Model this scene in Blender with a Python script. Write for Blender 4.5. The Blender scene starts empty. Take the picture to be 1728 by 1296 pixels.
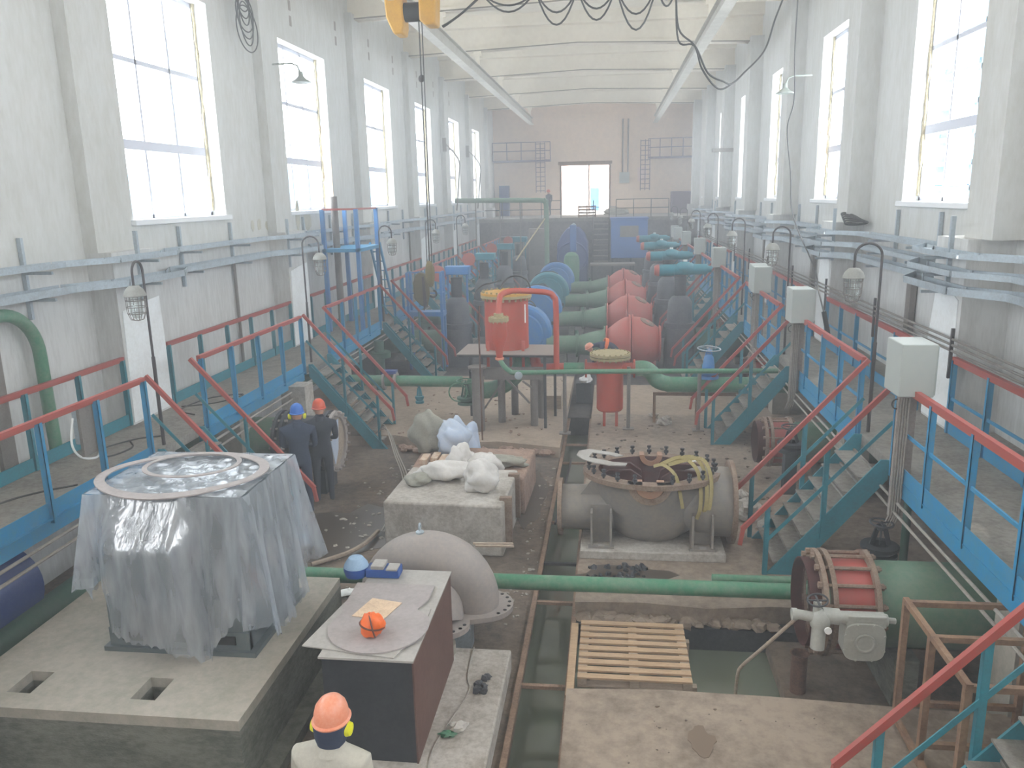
import bpy, math, random
from mathutils import Vector, Matrix
random.seed(7)
V = Vector
PI = math.pi
col = bpy.context.scene.collection
sc = bpy.context.scene

# ---------------------------------------------------------------- camera
def set_camera():
    f, yaw, pitch, roll = 1358.98, .124218, .228859, -.0224144
    cy, sy = math.cos(yaw), math.sin(yaw)
    fwd = V((-sy, cy, 0)); rt = V((cy, sy, 0))
    fw = fwd * math.cos(pitch) + V((0, 0, -math.sin(pitch)))
    up = rt.cross(fw)
    r2 = rt * math.cos(roll) + up * math.sin(roll)
    u2 = up * math.cos(roll) - rt * math.sin(roll)
    cd = bpy.data.cameras.new('camera')
    cd.sensor_fit = 'HORIZONTAL'; cd.sensor_width = 36; cd.lens = f / 1728 * 36
    cd.clip_start = .05; cd.clip_end = 400
    co = bpy.data.objects.new('camera', cd); col.objects.link(co)
    m = Matrix((r2, u2, -fw)).transposed().to_4x4()
    m.translation = (0, 0, 5.2)
    co.matrix_world = m
    sc.camera = co
set_camera()

# ---------------------------------------------------------------- light, exposure
sc.view_settings.view_transform = 'Standard'
sc.view_settings.look = 'None'
sc.view_settings.gamma = 1
sc.view_settings.exposure = 0.6
w = bpy.data.worlds.new('world'); sc.world = w; w.use_nodes = True
bg = w.node_tree.nodes['Background']
bg.inputs[0].default_value = (.95, .975, 1.0, 1); bg.inputs[1].default_value = 9.0
sun = bpy.data.lights.new('sun', 'SUN'); sun.energy = 4.0; sun.angle = .02; sun.color = (1, .93, .82)
so = bpy.data.objects.new('sun', sun); col.objects.link(so)
so.rotation_euler = V((-.2, -.72, -.66)).to_track_quat('-Z', 'Y').to_euler()
sc.cycles.diffuse_bounces = 6
sc.cycles.transparent_max_bounces = 24
BAY = 6.75
def portal(x, y, z, sx, sz, n):
    l = bpy.data.lights.new('window_portal', 'AREA'); l.shape = 'RECTANGLE'; l.size = sx; l.size_y = sz
    l.cycles.is_portal = True
    o = bpy.data.objects.new('window_portal', l); col.objects.link(o); o.location = (x, y, z)
    o.rotation_euler = V(n).to_track_quat('-Z', 'Z').to_euler()
for k in range(-3, 6):
    portal(-8.45, 14.5 + BAY * k, 7.05, 3.3, 3.9, (1, 0, 0))
    portal(6.0, 14.5 + BAY * k, 7.05, 3.3, 3.9, (-1, 0, 0))
portal(-1.73, 56.6, 5.5, 3.2, 3.3, (0, -1, 0))

# ---------------------------------------------------------------- materials
def lin(c):
    return tuple(((x / 255) / 12.92 if x / 255 <= .04045 else ((x / 255 + .055) / 1.055) ** 2.4) for x in c)
MATS = {}
def mat(name, rgb, rough=.6, metal=0, dirt=None, amt=.5, scale=3., bump=.0, stretch=None, fine=30., spec=.5):
    m = bpy.data.materials.new(name); m.use_nodes = True
    nt = m.node_tree; N = nt.nodes; L = nt.links
    b = N['Principled BSDF']; b.inputs['Roughness'].default_value = rough; b.inputs['Metallic'].default_value = metal
    b.inputs['Specular IOR Level'].default_value = spec
    base = lin(rgb) + (1,)
    b.inputs['Base Color'].default_value = base
    if dirt is not None or bump:
        tc = N.new('ShaderNodeTexCoord'); mp = N.new('ShaderNodeMapping'); L.new(tc.outputs['Object'], mp.inputs[0])
        if stretch: mp.inputs['Scale'].default_value = stretch
    if dirt is not None:
        n1 = N.new('ShaderNodeTexNoise'); n1.inputs['Scale'].default_value = scale; n1.inputs['Detail'].default_value = 8; n1.inputs['Roughness'].default_value = .62
        L.new(mp.outputs[0], n1.inputs[0])
        r = N.new('ShaderNodeValToRGB'); r.color_ramp.elements[0].position = .44; r.color_ramp.elements[1].position = .64
        r.color_ramp.elements[1].color = (amt, amt, amt, 1)
        n3 = N.new('ShaderNodeTexNoise'); n3.inputs['Scale'].default_value = scale * 7; n3.inputs['Detail'].default_value = 6; n3.inputs['Roughness'].default_value = .7
        L.new(mp.outputs[0], n3.inputs[0])
        ma = N.new('ShaderNodeMath'); ma.operation = 'MULTIPLY_ADD'; ma.inputs[1].default_value = .55; L.new(n3.outputs[0], ma.inputs[0])
        mb_ = N.new('ShaderNodeMath'); mb_.operation = 'MULTIPLY'; mb_.inputs[1].default_value = .5; L.new(n1.outputs[0], mb_.inputs[0]); L.new(mb_.outputs[0], ma.inputs[2])
        L.new(ma.outputs[0], r.inputs[0])
        mx = N.new('ShaderNodeMix'); mx.data_type = 'RGBA'
        mx.inputs[6].default_value = base; mx.inputs[7].default_value = lin(dirt) + (1,)
        L.new(r.outputs[0], mx.inputs[0]); L.new(mx.outputs[2], b.inputs['Base Color'])
    if bump:
        n2 = N.new('ShaderNodeTexNoise'); n2.inputs['Scale'].default_value = fine; n2.inputs['Detail'].default_value = 6
        L.new(mp.outputs[0], n2.inputs[0])
        bp = N.new('ShaderNodeBump'); bp.inputs['Strength'].default_value = bump; bp.inputs['Distance'].default_value = .02
        L.new(n2.outputs[0], bp.inputs['Height']); L.new(bp.outputs[0], b.inputs['Normal'])
    MATS[name] = m
    return m
mat('plaster', (210, 210, 207), .9, dirt=(184, 182, 172), amt=.55, scale=.8, stretch=(1.5, 1.5, .5), bump=.05)
mat('plaster_low', (212, 212, 210), .9, dirt=(176, 174, 170), amt=.6, scale=1.2, stretch=(1.6, 1.6, .3), bump=.2)
mat('plaster_patch', (240, 243, 244), .9, dirt=(215, 215, 212), amt=.5, scale=3)
mat('beam_shadow_line', (132, 124, 110), .9)  # shade tone for the painted line along the roof beam edges
mat('rail_paint', (196, 192, 182), .7, dirt=(160, 154, 142), amt=.6, scale=3)
mat('ceiling_paint', (238, 230, 214), .9, dirt=(218, 208, 192), amt=.5, scale=.8)
mat('end_paint', (244, 220, 198), .9, dirt=(222, 202, 186), amt=.6, scale=.5)
mat('raw_brick', (196, 160, 130), .95, dirt=(225, 215, 200), amt=.9, scale=9, bump=.8, fine=14)
mat('deck', (150, 146, 138), .9, dirt=(108, 102, 96), amt=.8, scale=2.2, bump=.3)
mat('earth_dark', (84, 78, 74), .95, dirt=(52, 50, 52), amt=.9, scale=.8, bump=.8, fine=9)
mat('earth', (126, 110, 96), .95, dirt=(74, 66, 60), amt=.9, scale=.9, bump=.9, fine=9)
mat('screed', (158, 142, 126), .9, dirt=(108, 94, 82), amt=.8, scale=1.1, bump=.4, fine=12)
mat('sand', (172, 154, 136), .95, dirt=(140, 124, 106), amt=.8, scale=1.0, bump=.5, fine=10)
mat('foundation', (174, 166, 154), .85, dirt=(140, 138, 124), amt=.7, scale=1.6, bump=.25, fine=20)
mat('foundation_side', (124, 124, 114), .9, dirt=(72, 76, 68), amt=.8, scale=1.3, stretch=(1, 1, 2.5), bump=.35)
mat('old_concrete', (188, 182, 174), .9, dirt=(138, 128, 116), amt=.8, scale=2.2, bump=.6, fine=12)
mat('brick_rubble', (168, 140, 122), .95, dirt=(120, 98, 86), amt=.8, scale=5, bump=.9, fine=10)
mat('blue', (30, 138, 188), .5, dirt=(84, 136, 150), amt=.5, scale=5)
mat('teal', (44, 132, 148), .5, dirt=(58, 104, 112), amt=.5, scale=5)
mat('azure', (52, 124, 190), .45, dirt=(110, 140, 166), amt=.6, scale=5)
mat('red', (168, 72, 64), .5, dirt=(150, 90, 80), amt=.5, scale=4)
mat('equip_red', (188, 72, 52), .5, dirt=(164, 96, 80), amt=.5, scale=2.5)
mat('valve_red', (184, 88, 76), .55, dirt=(166, 116, 104), amt=.5, scale=2)
mat('dusty_blue', (150, 178, 204), .6, dirt=(120, 150, 184), amt=.5, scale=8)
mat('deep_blue', (32, 78, 156), .45, dirt=(60, 96, 150), amt=.4, scale=8)
mat('green', (64, 128, 96), .45, dirt=(120, 142, 120), amt=.75, scale=2)
mat('dusty_green', (92, 126, 104), .6, dirt=(128, 136, 118), amt=.6, scale=2)
mat('dark_green', (52, 92, 76), .6, dirt=(80, 100, 86), amt=.5, scale=2)
mat('pump_grey', (132, 128, 124), .55, dirt=(158, 146, 130), amt=.6, scale=2.2)
mat('motor_grey', (88, 98, 102), .5, dirt=(110, 112, 108), amt=.5, scale=3)
mat('casing_grey', (150, 142, 138), .6, dirt=(176, 164, 152), amt=.5, scale=3)
mat('actuator_grey', (176, 176, 168), .45, dirt=(140, 138, 128), amt=.4, scale=6)
mat('rust', (112, 84, 68), .85, dirt=(70, 46, 40), amt=.8, scale=6, bump=.3)
mat('rust_flange', (146, 128, 112), .8, dirt=(104, 76, 62), amt=.8, scale=6)
mat('dark_rust', (74, 34, 28), .7, dirt=(50, 28, 26), amt=.6, scale=5)
mat('bronze', (164, 128, 104), .4, dirt=(160, 110, 84), amt=.5, scale=6)
mat('black', (30, 34, 40), .6, dirt=(58, 60, 64), amt=.5, scale=3)
mat('black_iron', (46, 48, 54), .55, dirt=(84, 84, 84), amt=.5, scale=3)
mat('rubber_black', (24, 24, 26), .5)
mat('bonnet', (70, 72, 80), .5, dirt=(104, 104, 104), amt=.6, scale=3)
mat('galv', (176, 188, 196), .45, metal=.35, dirt=(140, 146, 150), amt=.6, scale=5)
mat('cabinet', (172, 178, 174), .45, dirt=(184, 186, 178), amt=.4, scale=2)
mat('conduit', (168, 162, 154), .6, dirt=(130, 120, 108), amt=.6, scale=4)
mat('duct_brown', (150, 140, 134), .6, dirt=(110, 100, 94), amt=.6, scale=4)
mat('dark_pipe', (58, 52, 54), .6)
mat('galv_pipe', (128, 122, 116), .6, dirt=(96, 88, 82), amt=.5, scale=5)
mat('wood', (190, 162, 130), .8, dirt=(150, 122, 96), amt=.7, scale=4, stretch=(1, 8, 8), bump=.2)
mat('wood_grey', (176, 160, 142), .85, dirt=(124, 108, 94), amt=.7, scale=4, stretch=(1, 8, 8))
mat('steel_brown', (148, 118, 92), .7, dirt=(96, 66, 54), amt=.7, scale=3)
mat('angle_rust', (150, 124, 104), .8, dirt=(96, 74, 62), amt=.8, scale=5)
mat('gasket', (168, 160, 158), .8, dirt=(142, 134, 130), amt=.6, scale=3)
mat('sheet_steel', (172, 168, 162), .55, dirt=(142, 136, 130), amt=.6, scale=3)
mat('box_side', (96, 66, 60), .6, dirt=(120, 90, 80), amt=.5, scale=2)
mat('board', (222, 196, 166), .8, dirt=(150, 110, 80), amt=.4, scale=8)
mat('orange_bag', (240, 110, 40), .5)
mat('tape_brown', (96, 52, 36), .5)
mat('sack', (214, 210, 204), .8, dirt=(200, 190, 178), amt=.5, scale=5, bump=.3)
mat('sack_dirty', (160, 158, 146), .8, dirt=(130, 126, 112), amt=.6, scale=6)
mat('poly_blue', (178, 192, 214), .4, dirt=(200, 206, 214), amt=.6, scale=6)
mat('yellow', (206, 156, 48), .5, dirt=(170, 110, 30), amt=.4, scale=4)
mat('pale_yellow', (172, 158, 116), .6, dirt=(134, 118, 84), amt=.6, scale=8)
mat('bright_yellow', (228, 226, 40), .5)
mat('helmet_orange', (226, 140, 108), .35, dirt=(236, 176, 150), amt=.5, scale=6)
mat('helmet_blue', (40, 110, 200), .4)
mat('helmet_red', (214, 84, 50), .4)
mat('cloth_grey', (188, 184, 172), .9, dirt=(160, 156, 146), amt=.5, scale=5, bump=.3, fine=12)
mat('cloth_navy', (44, 56, 80), .9, dirt=(64, 72, 90), amt=.5, scale=5)
mat('cloth_dark', (46, 50, 62), .9)
mat('skin', (196, 140, 112), .6)
mat('hivis', (250, 120, 50), .6)
mat('brass_drum', (34, 34, 36), .4, metal=.4)
mat('cable', (58, 58, 56), .6)
mat('cable_grey', (120, 122, 120), .6)
mat('enamel', (150, 158, 150), .5)
mat('strap', (166, 152, 104), .8, dirt=(140, 126, 76), amt=.6, scale=10)
mat('white_paint', (235, 235, 232), .6)
mat('container_blue', (40, 100, 170), .5, dirt=(80, 110, 150), amt=.5, scale=2)
mat('navy', (40, 66, 130), .4, dirt=(70, 90, 140), amt=.5, scale=3)
mat('foam', (196, 184, 150), .9, dirt=(120, 104, 80), amt=.8, scale=12, bump=.9)
mat('pvc_window', (206, 208, 220), .5)
mat('sill_white', (236, 238, 240), .7)
mat('outside_wall', (236, 214, 206), .9, dirt=(224, 196, 190), amt=.5, scale=.6)
mat('outside_metal', (112, 134, 150), .8, dirt=(90, 112, 134), amt=.6, scale=1)
mat('olive', (112, 100, 66), .8, dirt=(84, 74, 52), amt=.6, scale=8)
mat('hood_grey', (150, 150, 144), .6, dirt=(120, 118, 110), amt=.6, scale=8)
mat('wet', (84, 74, 65), .35)
mat('stain', (118, 100, 84), .8)
mat('sack_fold', (216, 212, 208), .7, dirt=(190, 182, 172), amt=.5, scale=3, bump=1.0, fine=5)
mat('outside_ground', (205, 200, 190), .9)
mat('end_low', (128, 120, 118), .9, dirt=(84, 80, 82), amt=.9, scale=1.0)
mat('purple_grey', (120, 100, 116), .8)
mat('grid_grey', (150, 140, 132), .7)

def glassy(name, tint, fac, rough=.02):
    m = bpy.data.materials.new(name); m.use_nodes = True; nt = m.node_tree; N = nt.nodes; L = nt.links
    N.remove(N['Principled BSDF']); out = N['Material Output']
    t = N.new('ShaderNodeBsdfTransparent'); t.inputs[0].default_value = tint
    g = N.new('ShaderNodeBsdfGlossy'); g.inputs['Roughness'].default_value = rough
    x = N.new('ShaderNodeMixShader'); x.inputs[0].default_value = fac
    L.new(t.outputs[0], x.inputs[1]); L.new(g.outputs[0], x.inputs[2]); L.new(x.outputs[0], out.inputs[0])
    MATS[name] = m
glassy('glass', (.96, .985, 1, 1), .06)
glassy('lamp_glass', (.9, .93, .92, 1), .25, .15)
def film():
    m = bpy.data.materials.new('polyfilm'); m.use_nodes = True; nt = m.node_tree; N = nt.nodes; L = nt.links
    N.remove(N['Principled BSDF']); out = N['Material Output']
    t = N.new('ShaderNodeBsdfTransparent'); t.inputs[0].default_value = (.93, .96, 1, 1)
    d = N.new('ShaderNodeBsdfDiffuse'); d.inputs[0].default_value = (.86, .9, .95, 1)
    tl = N.new('ShaderNodeBsdfTranslucent'); tl.inputs[0].default_value = (.7, .76, .84, 1)
    g = N.new('ShaderNodeBsdfGlossy'); g.inputs['Roughness'].default_value = .16
    tc = N.new('ShaderNodeTexCoord'); mp = N.new('ShaderNodeMapping'); mp.inputs['Scale'].default_value = (2.4, 2.4, .5)
    n = N.new('ShaderNodeTexNoise'); n.inputs['Scale'].default_value = 3; n.inputs['Detail'].default_value = 5; n.inputs['Distortion'].default_value = .3
    L.new(tc.outputs['Object'], mp.inputs[0]); L.new(mp.outputs[0], n.inputs[0])
    bp = N.new('ShaderNodeBump'); bp.inputs['Strength'].default_value = .7; bp.inputs['Distance'].default_value = .03
    L.new(n.outputs[0], bp.inputs['Height'])
    for s in (d, g): L.new(bp.outputs[0], s.inputs['Normal'])
    a = N.new('ShaderNodeMixShader'); a.inputs[0].default_value = .4; L.new(d.outputs[0], a.inputs[1]); L.new(tl.outputs[0], a.inputs[2])
    b = N.new('ShaderNodeMixShader'); b.inputs[0].default_value = .34; L.new(a.outputs[0], b.inputs[1]); L.new(g.outputs[0], b.inputs[2])
    r = N.new('ShaderNodeMapRange'); r.inputs['From Min'].default_value = .3; r.inputs['From Max'].default_value = .75
    r.inputs['To Min'].default_value = .26; r.inputs['To Max'].default_value = .68
    L.new(n.outputs[0], r.inputs[0])
    c = N.new('ShaderNodeMixShader'); L.new(r.outputs[0], c.inputs[0]); L.new(t.outputs[0], c.inputs[1]); L.new(b.outputs[0], c.inputs[2])
    L.new(c.outputs[0], out.inputs[0]); MATS['polyfilm'] = m
film()
def water():
    m = mat('water', (112, 118, 104), .07); nt = m.node_tree; N = nt.nodes; L = nt.links; b = N['Principled BSDF']
    tc = N.new('ShaderNodeTexCoord'); n = N.new('ShaderNodeTexNoise'); n.inputs['Scale'].default_value = 4
    L.new(tc.outputs['Object'], n.inputs[0])
    bp = N.new('ShaderNodeBump'); bp.inputs['Strength'].default_value = .12; bp.inputs['Distance'].default_value = .02
    L.new(n.outputs[0], bp.inputs['Height']); L.new(bp.outputs[0], b.inputs['Normal'])
water()

# ---------------------------------------------------------------- mesh helpers
def frame(d):
    d = V(d).normalized()
    a = V((0, 0, 1)) if abs(d.z) < .9 else V((0, 1, 0))
    u = d.cross(a).normalized(); v = u.cross(d).normalized()
    return d, u, v
class MB:
    def __init__(s): s.v = []; s.f = []
    def add(s, vs, fs):
        o = len(s.v); s.v += [V(a) for a in vs]; s.f += [tuple(o + i for i in f) for f in fs]; return s
    def box(s, x0, x1, y0, y1, z0, z1):
        vs = [(x, y, z) for z in (z0, z1) for y in (y0, y1) for x in (x0, x1)]
        return s.add(vs, [(0, 2, 3, 1), (4, 5, 7, 6), (0, 1, 5, 4), (2, 6, 7, 3), (0, 4, 6, 2), (1, 3, 7, 5)])
    def bar(s, p, q, w, h=None, up=(0, 0, 1)):
        h = h or w; p = V(p); q = V(q); d = (q - p).normalized(); up = V(up)
        if abs(d.dot(up)) > .98: up = V((0, 1, 0))
        u = d.cross(up).normalized() * w / 2; n = u.cross(d).normalized() * h / 2
        vs = [p - u - n, p + u - n, p + u + n, p - u + n, q - u - n, q + u - n, q + u + n, q - u + n]
        return s.add(vs, [(0, 1, 2, 3), (7, 6, 5, 4), (0, 4, 5, 1), (1, 5, 6, 2), (2, 6, 7, 3), (3, 7, 4, 0)])
    def tube(s, pts, r, n=10, cap=True):
        pts = [V(p) for p in pts]; m = len(pts); rs = r if isinstance(r, (list, tuple)) else [r] * m
        vs = []; u0 = None
        for i, p in enumerate(pts):
            d = (pts[min(i + 1, m - 1)] - pts[max(i - 1, 0)]).normalized()
            if u0 is None: _, u, v = frame(d)
            else:
                u = (u0 - d * u0.dot(d)).normalized(); v = u.cross(d).normalized()
            u0 = u
            for k in range(n):
                a = 2 * PI * k / n; vs.append(p + (u * math.cos(a) + v * math.sin(a)) * rs[i])
        fs = [(i * n + k, i * n + (k + 1) % n, (i + 1) * n + (k + 1) % n, (i + 1) * n + k) for i in range(m - 1) for k in range(n)]
        if cap: fs += [tuple(range(n))[::-1], tuple((m - 1) * n + k for k in range(n))]
        return s.add(vs, fs)
    def lathe(s, c, axis, prof, n=28, sx=1., caps=True):
        d, u, v = frame(axis); c = V(c); vs = []; m = len(prof)
        for t, r in prof:
            for k in range(n):
                a = 2 * PI * k / n; vs.append(c + d * t + u * (math.cos(a) * r * sx) + v * (math.sin(a) * r))
        fs = [(i * n + k, i * n + (k + 1) % n, (i + 1) * n + (k + 1) % n, (i + 1) * n + k) for i in range(m - 1) for k in range(n)]
        if caps:
            fs += [tuple(range(n))[::-1], tuple((m - 1) * n + k for k in range(n))]
        return s.add(vs, fs)
    def ring(s, c, axis, ro, ri, th, n=32):
        d, u, v = frame(axis); c = V(c); vs = []
        for t, r in ((0, ro), (th, ro), (th, ri), (0, ri)):
            for k in range(n):
                a = 2 * PI * k / n; vs.append(c + d * t + (u * math.cos(a) + v * math.sin(a)) * r)
        return s.add(vs, [(i * n + k, i * n + (k + 1) % n, ((i + 1) % 4) * n + (k + 1) % n, ((i + 1) % 4) * n + k) for i in range(4) for k in range(n)])
    def bolts(s, c, axis, R, nb, r, t0, t1, ph=0, n=6):
        d, u, v = frame(axis); c = V(c)
        for k in range(nb):
            a = 2 * PI * (k + ph) / nb; p = c + (u * math.cos(a) + v * math.sin(a)) * R
            s.tube([p + d * t0, p + d * t1], r, n)
        return s
    def prism(s, poly, plane, a, b):
        n = len(poly)
        def P(p, t): return {'xy': (p[0], p[1], t), 'xz': (p[0], t, p[1]), 'yz': (t, p[0], p[1])}[plane]
        vs = [P(p, a) for p in poly] + [P(p, b) for p in poly]
        return s.add(vs, [tuple(range(n))[::-1], tuple(range(n, 2 * n))] + [(i, (i + 1) % n, n + (i + 1) % n, n + i) for i in range(n)])
    def torus(s, c, axis, R, r, n=28, m=8, sx=1.):
        d, u, v = frame(axis); c = V(c)
        vs = []
        for i in range(n):
            a = 2 * PI * i / n; e = u * math.cos(a) * sx + v * math.sin(a)
            for j in range(m):
                b = 2 * PI * j / m; vs.append(c + e * (R + r * math.cos(b)) + d * r * math.sin(b))
        return s.add(vs, [(i * m + j, i * m + (j + 1) % m, ((i + 1) % n) * m + (j + 1) % m, ((i + 1) % n) * m + j) for i in range(n) for j in range(m)])
    def blob(s, c, r, seed=0, amp=.2, n=18, m=12, flat=None, freq=2.3):
        rr = random.Random(seed); ph = [(rr.uniform(-1, 1), rr.uniform(-1, 1), rr.uniform(-1, 1), rr.uniform(0, 6)) for _ in range(7)]
        vs = []; c = V(c); R = V(r)
        for i in range(m + 1):
            t = PI * i / m
            for k in range(n):
                a = 2 * PI * k / n; e = V((math.sin(t) * math.cos(a), math.sin(t) * math.sin(a), math.cos(t)))
                q = 1 + amp * sum(math.sin(freq * (1 + .6 * j) * (e.x * p[0] + e.y * p[1] + e.z * p[2]) * 2 + p[3]) / (1 + .5 * j) for j, p in enumerate(ph)) / 2
                pt = V((e.x * R.x * q, e.y * R.y * q, e.z * R.z * q)) + c
                if flat is not None and pt.z < flat: pt.z = flat + .002 * rr.random()
                vs.append(pt)
        fs = [(i * n + k, (i + 1) * n + k, (i + 1) * n + (k + 1) % n, i * n + (k + 1) % n) for i in range(m) for k in range(n)]
        return s.add(vs, fs)
    def build(s, name, m, parent=None, loc=None, label=None, cat=None, group=None, kind=None, smooth=35, bevel=0, subsurf=0):
        base = W.get(parent, V((0, 0, 0))) if parent is not None else V(loc or (0, 0, 0))
        me = bpy.data.meshes.new(name); me.from_pydata([p - base for p in s.v], [], s.f); me.validate(); me.update()
        import bmesh
        b = bmesh.new(); b.from_mesh(me); bmesh.ops.recalc_face_normals(b, faces=b.faces); b.to_mesh(me); b.free()
        me.materials.append(MATS[m])
        if smooth:
            me.polygons.foreach_set('use_smooth', [True] * len(me.polygons))
            me.set_sharp_from_angle(angle=math.radians(smooth))
        o = bpy.data.objects.new(name, me); col.objects.link(o)
        if parent is not None: o.parent = parent
        else: o.location = base
        W[o] = base
        if bevel:
            md = o.modifiers.new('bevel', 'BEVEL'); md.width = bevel; md.segments = 2; md.limit_method = 'ANGLE'
        if subsurf:
            md = o.modifiers.new('sub', 'SUBSURF'); md.levels = subsurf; md.render_levels = subsurf
        if label: o['label'] = label
        if cat: o['category'] = cat
        if group: o['group'] = group
        if kind: o['kind'] = kind
        return o
W = {}
def thing(name, label, cat, loc=(0, 0, 0), group=None):
    o = bpy.data.objects.new(name, None); col.objects.link(o); o.location = loc; o.empty_display_size = .1
    W[o] = V(loc); o['label'] = label; o['category'] = cat
    if group: o['group'] = group
    return o
def copy_tree(o, parent=None):
    c = o.copy(); col.objects.link(c); c.parent = parent
    W[c] = W.get(o, V((0, 0, 0)))
    for ch in [x for x in KIDS.get(o, [])]: copy_tree(ch, c)
    return c
KIDS = {}
def index_kids():
    KIDS.clear()
    for x in bpy.data.objects:
        if x.parent: KIDS.setdefault(x.parent, []).append(x)
def dup(o, loc, label, rz=None, group=None):
    index_kids()
    c = copy_tree(o); c.location = loc; c['label'] = label
    if rz is not None: c.rotation_euler = (0, 0, rz)
    return c
def arc(c, u, v, r, a0, a1, n=10):
    c = V(c); u = V(u); v = V(v)
    return [c + (u * math.cos(a0 + (a1 - a0) * i / n) + v * math.sin(a0 + (a1 - a0) * i / n)) * r for i in range(n + 1)]
def sag(p, q, d, n=10):
    p = V(p); q = V(q)
    return [p.lerp(q, i / n) - V((0, 0, d * 4 * (i / n) * (1 - i / n))) for i in range(n + 1)]
def smooth_path(pts, n=6):
    P = [V(p) for p in pts]; out = []
    for i in range(len(P) - 1):
        a = P[max(i - 1, 0)]; b = P[i]; c = P[i + 1]; d = P[min(i + 2, len(P) - 1)]
        for k in range(n):
            t = k / n
            out.append(.5 * ((2 * b) + (c - a) * t + (2 * a - 5 * b + 4 * c - d) * t * t + (3 * b - a - 3 * c + d) * t ** 3))
    out.append(P[-1]); return out
ORD = ['nearest', 'second nearest', 'third nearest', 'fourth nearest', 'fifth nearest', 'sixth nearest', 'seventh nearest', 'eighth nearest']

# ---------------------------------------------------------------- building shell
XL, XR, YE, YB = -7.9, 5.4, 56.0, -9.0
ZC = 11.75
def S(name, m, mb, **k): return mb.build(name, m, kind='structure', **k)
def side_wall(name, x0, x1):
    up = MB(); lo = MB()
    y = YB
    for k in range(-3, 6):
        a = 12.85 + BAY * k; b = 16.2 + BAY * k
        up.box(x0, x1, max(y, YB), a, 4.95, ZC); up.box(x0, x1, a, b, 9.0, ZC); y = b
    up.box(x0, x1, y, YE + .4, 4.95, ZC)
    up.box(x0, x1, YB, YE + .4, 4.3, 4.95)
    o = S(name, 'plaster', up)
    lo.box(x0, x1, YB, YE + .4, -1.2, 4.3)
    lo.build(name, 'plaster_low', kind='structure')
side_wall('wall_left', XL - .45, XL)
side_wall('wall_right', XR, XR + .45)
# end wall with its doorway
mb = MB(); DX0, DX1, DZ0, DZ1 = -3.32, -.14, 3.9, 7.2
mb.box(XL, DX0, YE, YE + .4, -1, ZC); mb.box(DX1, XR, YE, YE + .4, -1, ZC); mb.box(DX0, DX1, YE, YE + .4, DZ1, ZC); mb.box(DX0, DX1, YE, YE + .4, -1, DZ0)
S('wall_back', 'end_paint', mb)
S('wall_front', 'plaster', MB().box(XL - .45, XR + .45, YB - .4, YB, -1.2, ZC))
S('ceiling', 'ceiling_paint', MB().box(XL - .5, XR + .5, YB - .4, YE + .4, ZC, ZC + .3))
# window units
nwin = 0
for side, x, sx in (('left', XL, -1), ('right', XR, 1)):
    for k in range(-3, 6):
        a = 12.85 + BAY * k; b = 16.2 + BAY * k; z0, z1 = 4.95, 9.0
        xf = x + sx * .32; nwin += 1
        f = MB()
        def fb(y0, y1, za, zb, t=.03): f.box(min(xf - t, xf + t), max(xf - t, xf + t), y0, y1, za, zb)
        fb(a, a + .07, z0, z1); fb(b - .07, b, z0, z1); fb(a, b, z0, z0 + .07); fb(a, b, z1 - .09, z1)
        wdt = (b - a) / 3
        fb(a + wdt - .03, a + wdt + .03, z0, z1); fb(a + 2 * wdt - .03, a + 2 * wdt + .03, z0, z1)
        fb(a, b, 6.13, 6.29, .04); fb(a, b, 7.57, 7.65)
        fo = f.build('window_%d' % nwin, 'pvc_window', kind='structure', smooth=0)
        if k < -1: continue
        g = MB()
        for i in range(3):
            ya = a + .06 + i * wdt; yb = a + (i + 1) * wdt - .04
            for za, zb in ((z0 + .07, 6.13), (6.29, 7.57), (7.65, z1 - .09)):
                g.box(xf - .005, xf + .005, ya, yb, za, zb)
        g.build('pane', 'glass', fo, smooth=0)
        si = MB().box(min(x - sx * .09, xf), max(x - sx * .09, xf), a - .08, b + .1, z0 - .09, z0 + .005)
        si.build('sill', 'sill_white', fo, bevel=.015)
        rr = random.Random(nwin)
        pts = [(xf - sx * .05, b - .01 + rr.uniform(-.03, .02), z0 + .1 + (z1 - z0 - .1) * i / 30) for i in range(31)]
        MB().tube(pts, [rr.uniform(.02, .05) for _ in pts], 6).build('foam_seal', 'foam', fo)
# pilasters (upper shaft and wider lower plinth)
nt_ = 0
def trim(m, mb, **k):
    global nt_; nt_ += 1
    return mb.build('trim_%d' % nt_, m, kind='structure', smooth=0, **k)
for k in range(-2, 7):
    y0 = 11.45 + BAY * k
    trim('plaster', MB().box(XL - .01, -7.68, y0, y0 + .95, 4.5, 10.6))
    trim('plaster_low', MB().box(XL - .01, -7.48, y0 + .02, y0 + 1.2, 1.8, 4.5))
    trim('plaster', MB().box(4.95, XR + .01, y0 - .1, y0 + .75, 4.5, 10.6))
    trim('plaster_low', MB().box(4.78, XR + .01, y0 + .2, y0 + 1.25, 1.8, 4.5))
    # pale skim coat patch on the hall side of each plinth
    trim('plaster_patch', MB().prism([(y0 + .04, 1.84), (y0 + 1.16, 1.84), (y0 + 1.18, 3.0), (y0 + 1.15, 3.72), (y0 + .5, 3.66), (y0 + .1, 3.6), (y0 + .06, 2.6)], 'yz', -7.482, -7.465))
    trim('plaster_patch', MB().prism([(y0 + .24, 1.84), (y0 + 1.22, 1.84), (y0 + 1.23, 3.0), (y0 + 1.1, 3.68), (y0 + .5, 3.74), (y0 + .3, 3.66), (y0 + .25, 2.6)], 'yz', 4.765, 4.782))
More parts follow.
